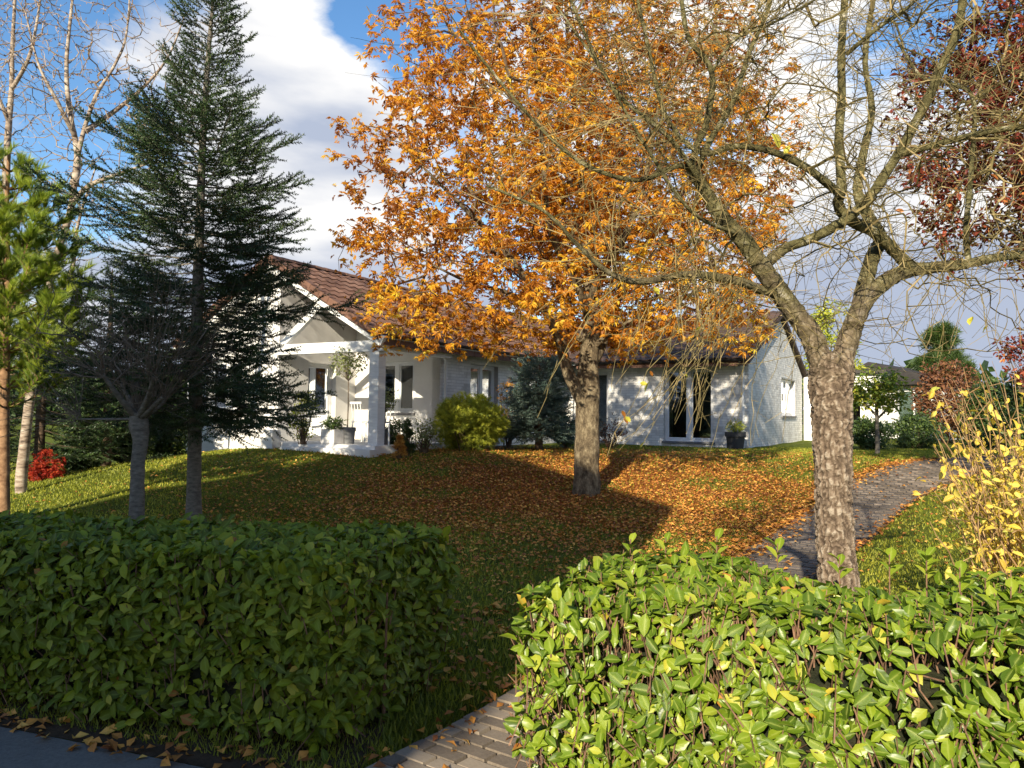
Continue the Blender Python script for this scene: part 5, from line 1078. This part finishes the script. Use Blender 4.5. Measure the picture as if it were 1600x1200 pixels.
# roofs -------------------------------------------------
def tile_mesh(w, l_, m, tint):
    n_ = 5; xs2 = np.linspace(0, w + .012, n_); zz = .018 + .016 * np.cos(np.linspace(0, 2 * np.pi, n_)); v = []
    for k in range(n_): v += [[xs2[k], 0, zz[k] + .012], [xs2[k], -l_ - .03, zz[k] + .034], [xs2[k], -l_ - .03, zz[k] + .004]]
    f = []
    for k in range(n_ - 1): a = k * 3; f += [[a, a + 1, a + 4, a + 3], [a + 1, a + 2, a + 5, a + 4]]
    b = MB(); b.add(np.array(v), np.array(f), tint=tint); return b
def roof(parent_name, origin, along, down, length, slope_len, m, nparts, cap=None, pw=.30, pl=.297, seed=0, near=None, clip=None):
    """origin at ridge start; along: unit eave direction; down: unit downslope"""
    rg = np.random.RandomState(seed); origin = np.array(origin, float); along = np.array(along, float); down = np.array(down, float); nrm = np.cross(along, -down); nrm /= np.linalg.norm(nrm)
    if nrm[2] < 0: nrm = -nrm
    xdir = along if np.dot(np.cross(along, -down), nrm) > 0 else -along
    b = MB(); q = [origin, origin + along * length, origin + along * length + down * slope_len, origin + down * slope_len]; v = np.array(q + [p - nrm * .10 for p in q]); b.add(v, np.array([[0, 1, 2, 3], [7, 6, 5, 4], [0, 4, 5, 1], [1, 5, 6, 2], [2, 6, 7, 3], [3, 7, 4, 0]]))
    rf = b.build(parent_name, m, house)
    nc = int(round(length / pw)); nr = int(round(slope_len / pl)); pw = length / nc; pl = slope_len / nr; o0 = origin if xdir is along or np.allclose(xdir, along) else origin + along * length
    Rm = np.stack([xdir, -down, nrm], 1); items = [(r_, c_) for r_ in range(nr) for c_ in range(nc)]
    base_t = [o0 + xdir * (c_ * pw) + down * (r_ * pl) + nrm * .003 for r_, c_ in items]
    Wc = np.array([house_m @ Vector(p) for p in base_t]); dist = np.linalg.norm(Wc - EYE, axis=1); order = np.argsort(dist); sel = set(order[:nparts].tolist()) if nparts else set()
    var = [tile_mesh(pw, pl, m, t).build('roof_tile', m, link=False) for t in np.linspace(.15, .85, 6)]; rest = MB(); T = []; 
    for i, p in enumerate(base_t):
        p = p + nrm * rg.uniform(-.002, .004)
        if i in sel:
            o = link_mesh('roof_tile', var[rg.randint(6)], rf); mm = Matrix(Rm.tolist()).to_4x4(); mm.translation = Vector(p); o.matrix_local = mm
        else: T.append(p)
    tb = tile_mesh(pw, pl, m, .5); T = np.array(T); scatter(rest, tb.v[0], tb.f[0], np.repeat(Rm[None], len(T), 0), T, np.ones(len(T)), rg.rand(len(T))); stuff(rest.build('roof_tiles', m, rf)); return rf
house_m = Matrix.Rotation(HR, 4, 'Z'); house_m.translation = Vector((HC[0], HC[1], 0))
dz = RZ - EZ - .02; sLen = math.hypot(HWL, dz); dn = np.array([HWL, 0, -dz]) / sLen
roof('roof', (apx, -9.25, RZ), (0, 1, 0), dn, 13.4, sLen, MT['tile'], 298, seed=1)
dn2 = dn * [-1, 1, 1]; roof('roof', (apx, -9.25, RZ), (0, 1, 0), dn2, 13.4, sLen, MT['tile'], 0, seed=2)
dz2 = RZ - EZ - .02; s2 = math.hypot(4.65, dz2); roof('roof', (-8.0, 4.15, RZ + .012), (1, 0, 0), np.array([0, -4.65, -dz2]) / s2, 8.12, s2, MT['tile_dark'], 0, seed=3)
roof('roof', (-11.2, 4.15, RZ + .012), (1, 0, 0), np.array([0, 4.65, -dz2]) / s2, 11.32, s2, MT['tile_dark'], 0, seed=4)
# verge tiles, ridge tiles, gutter, fascia tiles
for side_s in (1, -1):
    nv = 12
    for k in range(nv):
        f = (k + .5) / nv; c = np.array([apx + side_s * HWL * f, -9.27, RZ + .05 - dz * f]); ang = math.atan2(dz, HWL) * side_s
        b = MB(); v = boxv(-.155, .165, -.055, .13, -.12, .025); v[[1, 2, 5, 6] if side_s > 0 else [0, 3, 4, 7], 2] += .012; ca, sa = math.cos(ang), math.sin(ang); v = np.c_[v[:, 0] * ca + v[:, 2] * sa, v[:, 1], -v[:, 0] * sa + v[:, 2] * ca] + c; b.add(v, QB, tint=.3 + .4 * ((k * 7) % 5) / 5); b.build('verge_tile', MT['tile'], house)
for k in range(40):
    y_ = -9.28 + k * .335; b = MB(); n_ = 7; a = np.linspace(0, math.pi, n_); pr = np.c_[np.cos(a) * .13, np.sin(a) * .085]; v = np.concatenate([np.c_[apx + pr[:, 0] * s_, np.full(n_, y_ + e), RZ + .0 + pr[:, 1] * s_] for e, s_ in ((0, 1.06), (.36, .97))]); i_ = np.arange(n_ - 1); b.add(v, [np.stack([i_, i_ + 1, i_ + n_ + 1, i_ + n_], 1), np.array([list(range(n_))])], tint=(k * 37 % 10) / 10); b.build('ridge_tile', MT['tile'], house)
b = MB(); n_ = 9; a = np.linspace(math.pi, 2 * math.pi, n_)
def gutter(p0, p1, out, m=MT['gutter']):
    b = MB(); p0 = np.array(p0, float); p1 = np.array(p1, float); out = np.array(out, float); pr = [out * (math.cos(t) * .06) + np.array([0, 0, math.sin(t) * .065]) for t in a]; pr2 = [out * (math.cos(t) * .054) + np.array([0, 0, math.sin(t) * .058]) for t in a[::-1]]; q = np.array(pr + pr2); k_ = len(q); v = np.concatenate([q + p0, q + p1]); i_ = np.arange(k_); j_ = (i_ + 1) % k_; b.add(v, [np.stack([i_, j_, j_ + k_, i_ + k_], 1), np.array([list(range(k_))]), np.array([[x + k_ for x in range(k_)][::-1]])]); return b.build('gutter', m, house)
gutter((-4.93, -9.18, EZ + .05), (-4.93, -.55, EZ + .05), (1, 0, 0)); gutter((-4.9, -.56, EZ + .03), (.1, -.56, EZ + .03), (0, -1, 0))
for k in range(26):
    y0_ = -9.15 + k * .33; part_box('fascia_tile', MT['tile'], house, -5.012, -4.982, y0_, y0_ + .318, EZ - .16, EZ - .01 + (k % 2) * .002)
for k in range(15):
    x0_ = -4.86 + k * .33; part_box('fascia_tile', MT['tile'], house, x0_, x0_ + .318, -.498, -.475, EZ - .15, EZ - .01)
for k in range(14):
    for (sg, nm) in ((0, 0), (1, 1)):
        f0, f1 = k / 14, (k + 1) / 14; ya = -.5 + 4.65 * f0 if sg == 0 else 8.8 - 4.65 * f0; yb = -.5 + 4.65 * f1 if sg == 0 else 8.8 - 4.65 * f1; za = EZ + dz2 * f0; zb = EZ + dz2 * f1
        v = np.array([[.02, ya, za - .10], [.14, ya, za - .10], [.14, yb, zb - .10], [.02, yb, zb - .10], [.02, ya, za + .055], [.14, ya, za + .055], [.14, yb, zb + .04], [.02, yb, zb + .04]]); b = MB(); b.add(v, QB, tint=.4); b.build('verge_tile', MT['tile_dark'], house)
for (x_, y_) in ((-.12, -.09), (-5.40, -6.42)):
    b = MB(); tube(b, np.array([[x_, y_, .7], [x_, y_, EZ - .28], [x_ * 1.0, y_ - .2, EZ - .12], [x_, y_ - .42 if y_ > -1 else y_, EZ - .02]]), .032, 8); b.build('downpipe', MT['frame'], house)
# extension right behind the gable
wall(house, 'y', 8.55, .02, 2.6, GZ, lambda a: 3.3, [(1.1, 2.0, 1.0, 3.0)], -1, m=MT['render']); window(house, 'y', 8.55, -1, 1.1, 2.0, 1.0, 3.0, 1, name='side_door', sill=False)
part_box('canopy', MT['gutter'], house, -.02, 2.75, 8.33, 11, 3.31, 3.42)
part_box('wall_lamp', MT['gutter'], house, .35, .47, 8.45, 8.54, 2.35, 2.6)

# neighbour outbuilding at the right (dark roof, white wall)
nb = thing('neighbouring_house', 'white house with a low dark roof partly hidden behind the magnolia', 'house', (*P(1330, 690, 33)[:2], 0), HR - .25)
b = MB(); box(b, 0, 3.6, 0, 7, .6, 3.1); b.build('wall', MT['render'], nb)
v = np.array([[-.5, -.5, 3.12], [4.3, -.5, 3.12], [4.3, 7.5, 3.12], [-.5, 7.5, 3.12], [-.5, -.5, 3.25], [4.3, -.5, 3.25], [4.3, 7.5, 3.25], [-.5, 7.5, 3.25], [1.3, -.5, 4.1], [1.3, 7.5, 4.1]]); v[:, 0] -= .4
b = MB(); b.add(v, [np.array([[0, 3, 2, 1], [0, 1, 5, 4], [2, 3, 7, 6], [1, 2, 6, 5], [3, 0, 4, 7], [5, 6, 9, 8], [7, 4, 8, 9]]), np.array([[4, 5, 8], [6, 7, 9]])]); b.build('roof', MT['slate'], nb)
w = MB(); 
for x0_ in (1.9, 2.5, 3.1): 
    b = MB(); box(b, x0_, x0_ + .06, -.08, -.02, .8, 2.9); b.build('window_frame', MT['frame'], nb)
part_box('pane', MT['glass'], nb, 1.97, 3.09, -.045, -.035, .85, 2.85)

# ---------------------------------------------------------------- terrace things
def lathe(prof, m, name, parent, n=24):
    prof = np.array(prof, float); a = np.arange(n) * 2 * np.pi / n; v = np.stack([prof[:, None, 0] * np.cos(a), prof[:, None, 0] * np.sin(a), np.repeat(prof[:, 1:], n, 1)], -1); k = len(prof); i = np.arange(k - 1)[:, None] * n; j = np.arange(n)[None]; j2 = (j + 1) % n
    b = MB(); b.add(v.reshape(-1, 3), np.stack([i + j, i + j2, i + n + j2, i + n + j], -1).reshape(-1, 4)); return b.build(name, m, parent, smooth=False)
def pot(label, px, py, d, w, h, m, z=None):
    c = P(px, py, d); c[2] = c[2] if z is None else z; root = thing('plant_pot', label, 'plant pot', c)
    lathe([(0, 0), (w * .40, 0), (w * .455, h * .72), (w * .46, h * .74), (w * .5, h * .75), (w * .5, h), (w * .45, h), (w * .43, h * .9), (0, h * .88)], m, 'tub', root); lathe([(0, h * .90), (w * .435, h * .90)], MT['soil'], 'soil', root); return c
def pot_plant(name, label, c, h0, rx, hgt, n, size, mat, seed, leaf=SMALL, stem_h=0.):
    rg = np.random.RandomState(seed); root = thing(name, label, 'plant', c + np.array([0, 0, h0])); b = MB(); d = rg.normal(size=(n, 3)); d /= np.linalg.norm(d, axis=1, keepdims=True); pos = d * (rg.rand(n) ** .45)[:, None] * np.array([rx, rx, hgt / 2]) + np.array([0, 0, stem_h + hgt / 2]); pos[:, 2] = np.maximum(pos[:, 2], .01)
    cl_ = vnoise(pos * 9, seed); k = cl_ > -.45; pos = pos[k]; d = d[k]; n = len(pos)
    scatter(b, leaf[0], leaf[1], frames_n(d + rg.normal(0, .6, (n, 3)) + [0, 0, .4], d + rg.normal(0, .6, (n, 3)) + [0, 0, .3]), pos, size * rg.uniform(.6, 1.2, n), rg.beta(2, 2, n)); stuff(b.build('foliage', mat, root))
    b = MB(); m = 9
    if stem_h: tube(b, np.array([[0, 0, 0], [.01, 0, stem_h * .5], [0, .01, stem_h], [0, 0, stem_h + hgt * .4]]), [.014, .013, .011, .006], 8)
    ends = pos[rg.randint(n, size=26)]; prisms(b, np.tile([0, 0, stem_h * .95], (26, 1)), ends, np.full(26, .006), np.full(26, .002), 3); stuff(b.build('stems', MT['grey_twig'], root)) if not stem_h else b.build('stem', MT['grey_twig'], root)
TZ = 1.062
def onterr(px, yl):   # terrace point on local row y=yl seen at px
    k = (px - 800) / 1200; x_ = (k * (20.6 + .866 * yl) - 6.35 - .5 * yl) / (.866 + .5 * k); w_ = house_m @ Vector((x_, yl, 0)); return np.array([w_.x, w_.y, TZ])
c = onterr(544, -8.9); d_ = c[1]
def potc(label, c, w, h, m):
    root = thing('plant_pot', label, 'plant pot', c)
    lathe([(0, 0), (w * .40, 0), (w * .455, h * .72), (w * .46, h * .74), (w * .5, h * .75), (w * .5, h), (w * .45, h), (w * .43, h * .9), (0, h * .88)], m, 'tub', root); lathe([(0, h * .90), (w * .435, h * .90)], MT['soil'], 'soil', root)
potc('tall grey tub under the slender olive tree on the terrace', c, .36, .34, MT['greypot']); pot_plant('olive_tree', 'slender standard olive tree in the grey tub beside the porch post', c, .30, .40, .78, 900, .07, MT['olive'], 201, SMALL, 1.05)
c = onterr(602, -8.6); potc('grey tub behind the porch post at the terrace end', c, .36, .32, MT['greypot']); pot_plant('olive_tree', 'smaller olive tree seen right of the porch post', c, .28, .30, .55, 520, .06, MT['olive'], 202, SMALL, .38)
# square planter with grasses
c = onterr(521, -9.2); root = thing('square_planter', 'square pale brick planter on the terrace step', 'planter', c + np.array([0, 0, -.0]), HR)
b = MB(); box(b, -.18, .18, -.14, .14, 0, .30); b.build('box', MT['mortar'], root); 
for r_ in range(4):
    for k in range(3):
        b = MB(); x0_ = -.178 + k * .12; box(b, x0_, x0_ + .112, -.150, -.141, .01 + r_ * .072, .01 + r_ * .072 + .064, tint=.3 + .2 * k); b.build('brick', MT['white_brick'], root)
pot_plant('leafy_plant', 'spiky green plant growing in the square planter', c, .28, .22, .26, 380, .13, MT['green'], 203, leaf_tpl(3, .16, .2, .4))
# white garden chairs
def chair(label, c, rz):
    root = thing('garden_chair', label, 'chair', c, rz, 'white chairs on the terrace')
    part_box('seat', MT['white_wood'], root, -.2, .2, -.2, .2, .42, .45)
    for sx in (-1, 1):
        for sy in (-1, 1):
            b = MB(); tube(b, np.array([[sx * .2, sy * .21, 0], [sx * .18, sy * .18, .42]]), [.014, .016], 6); b.build('leg', MT['white_wood'], root)
    for k in range(4): b = MB(); x_ = -.165 + k * .11; tube(b, np.array([[x_, .18, .45], [x_, .24, .85]]), [.012, .012], 6); b.build('back_slat', MT['white_wood'], root)
    part_box('top_rail', MT['white_wood'], root, -.2, .2, .225, .255, .84, .89)
c = onterr(570, -7.6); chair('white garden chair behind the porch post, left one', c, 2.4); c = onterr(592, -7.9); chair('white garden chair right of the porch post', c, -.6)
b_ = onterr(609, -9.0); b = MB(); tube(b, np.array([[b_[0], b_[1], TZ], [b_[0], b_[1], TZ + .42]]), [.018, .018], 8); o = b.build('white_stake', MT['white_wood']); tag(o, 'thin short white stake at the right end of the terrace', 'stake')
# anthracite tub by the french window
c = P(1149, 705, 20.15); c[2] = float(H(c[0], c[1])) - .01; root = thing('plant_pot', 'anthracite tub standing on the grass right of the french window', 'plant pot', c); w, h = .54, .46
lathe([(0, 0), (w * .38, 0), (w * .44, h * .72), (w * .5, h * .74), (w * .5, h), (w * .45, h), (w * .43, h * .9), (0, h * .88)], MT['pot'], 'tub', root); lathe([(0, h * .90), (w * .435, h * .90)], MT['soil'], 'soil', root)
pot_plant('potted_bush', 'small green bush growing in the anthracite tub', c, .42, .27, .36, 620, .06, MT['gold'], 204)

# ---------------------------------------------------------------- house across the road (behind the camera, throws the big shadow)
oh = thing('brick_house', 'tall gabled brick house across the road behind the viewer', 'house', (-7.85, -4.6, 0), math.radians(-20))
mbrick = surf('red_brick_wall', [(.3, (.16, .07, .045)), (.7, (.30, .14, .09))], (6, 6, 18), 6, .9, .3, .01)
v = np.array([[-3.4, 0, 0], [4.1, 0, 0], [4.1, 0, 8.2], [-1.0, 0, 10.55], [-3.4, 0, 7.5]]); v2 = v + [0, -8, 0]; b = MB(); b.add(np.concatenate([v, v2]), [np.array([[0, 1, 2, 3, 4], [9, 8, 7, 6, 5]]), np.array([[0, 5, 6, 1], [1, 6, 7, 2], [4, 9, 5, 0]])]); b.build('wall', mbrick, oh)
for sx in (1, -1):
    ex, ez = (4.25, 8.14) if sx > 0 else (-3.55, 7.32); v = np.array([[-1, .15, 10.59], [ex, .15, ez], [ex, -8.15, ez], [-1, -8.15, 10.59]]); v = np.concatenate([v, v + [0, 0, .14]]); b = MB(); b.add(v, QB); b.build('roof', MT['tile_dark'], oh)
for zz_ in (.9, 3.6, 6.3):
    for xx_ in (-2.9, -.3, 2.2):
        o = part_box('window', MT['frame'], oh, xx_, xx_ + 1.2, .004, .05, zz_, zz_ + 1.4); part_box('pane', MT['glass'], o, xx_ + .08, xx_ + 1.12, .051, .06, zz_ + .08, zz_ + 1.32)
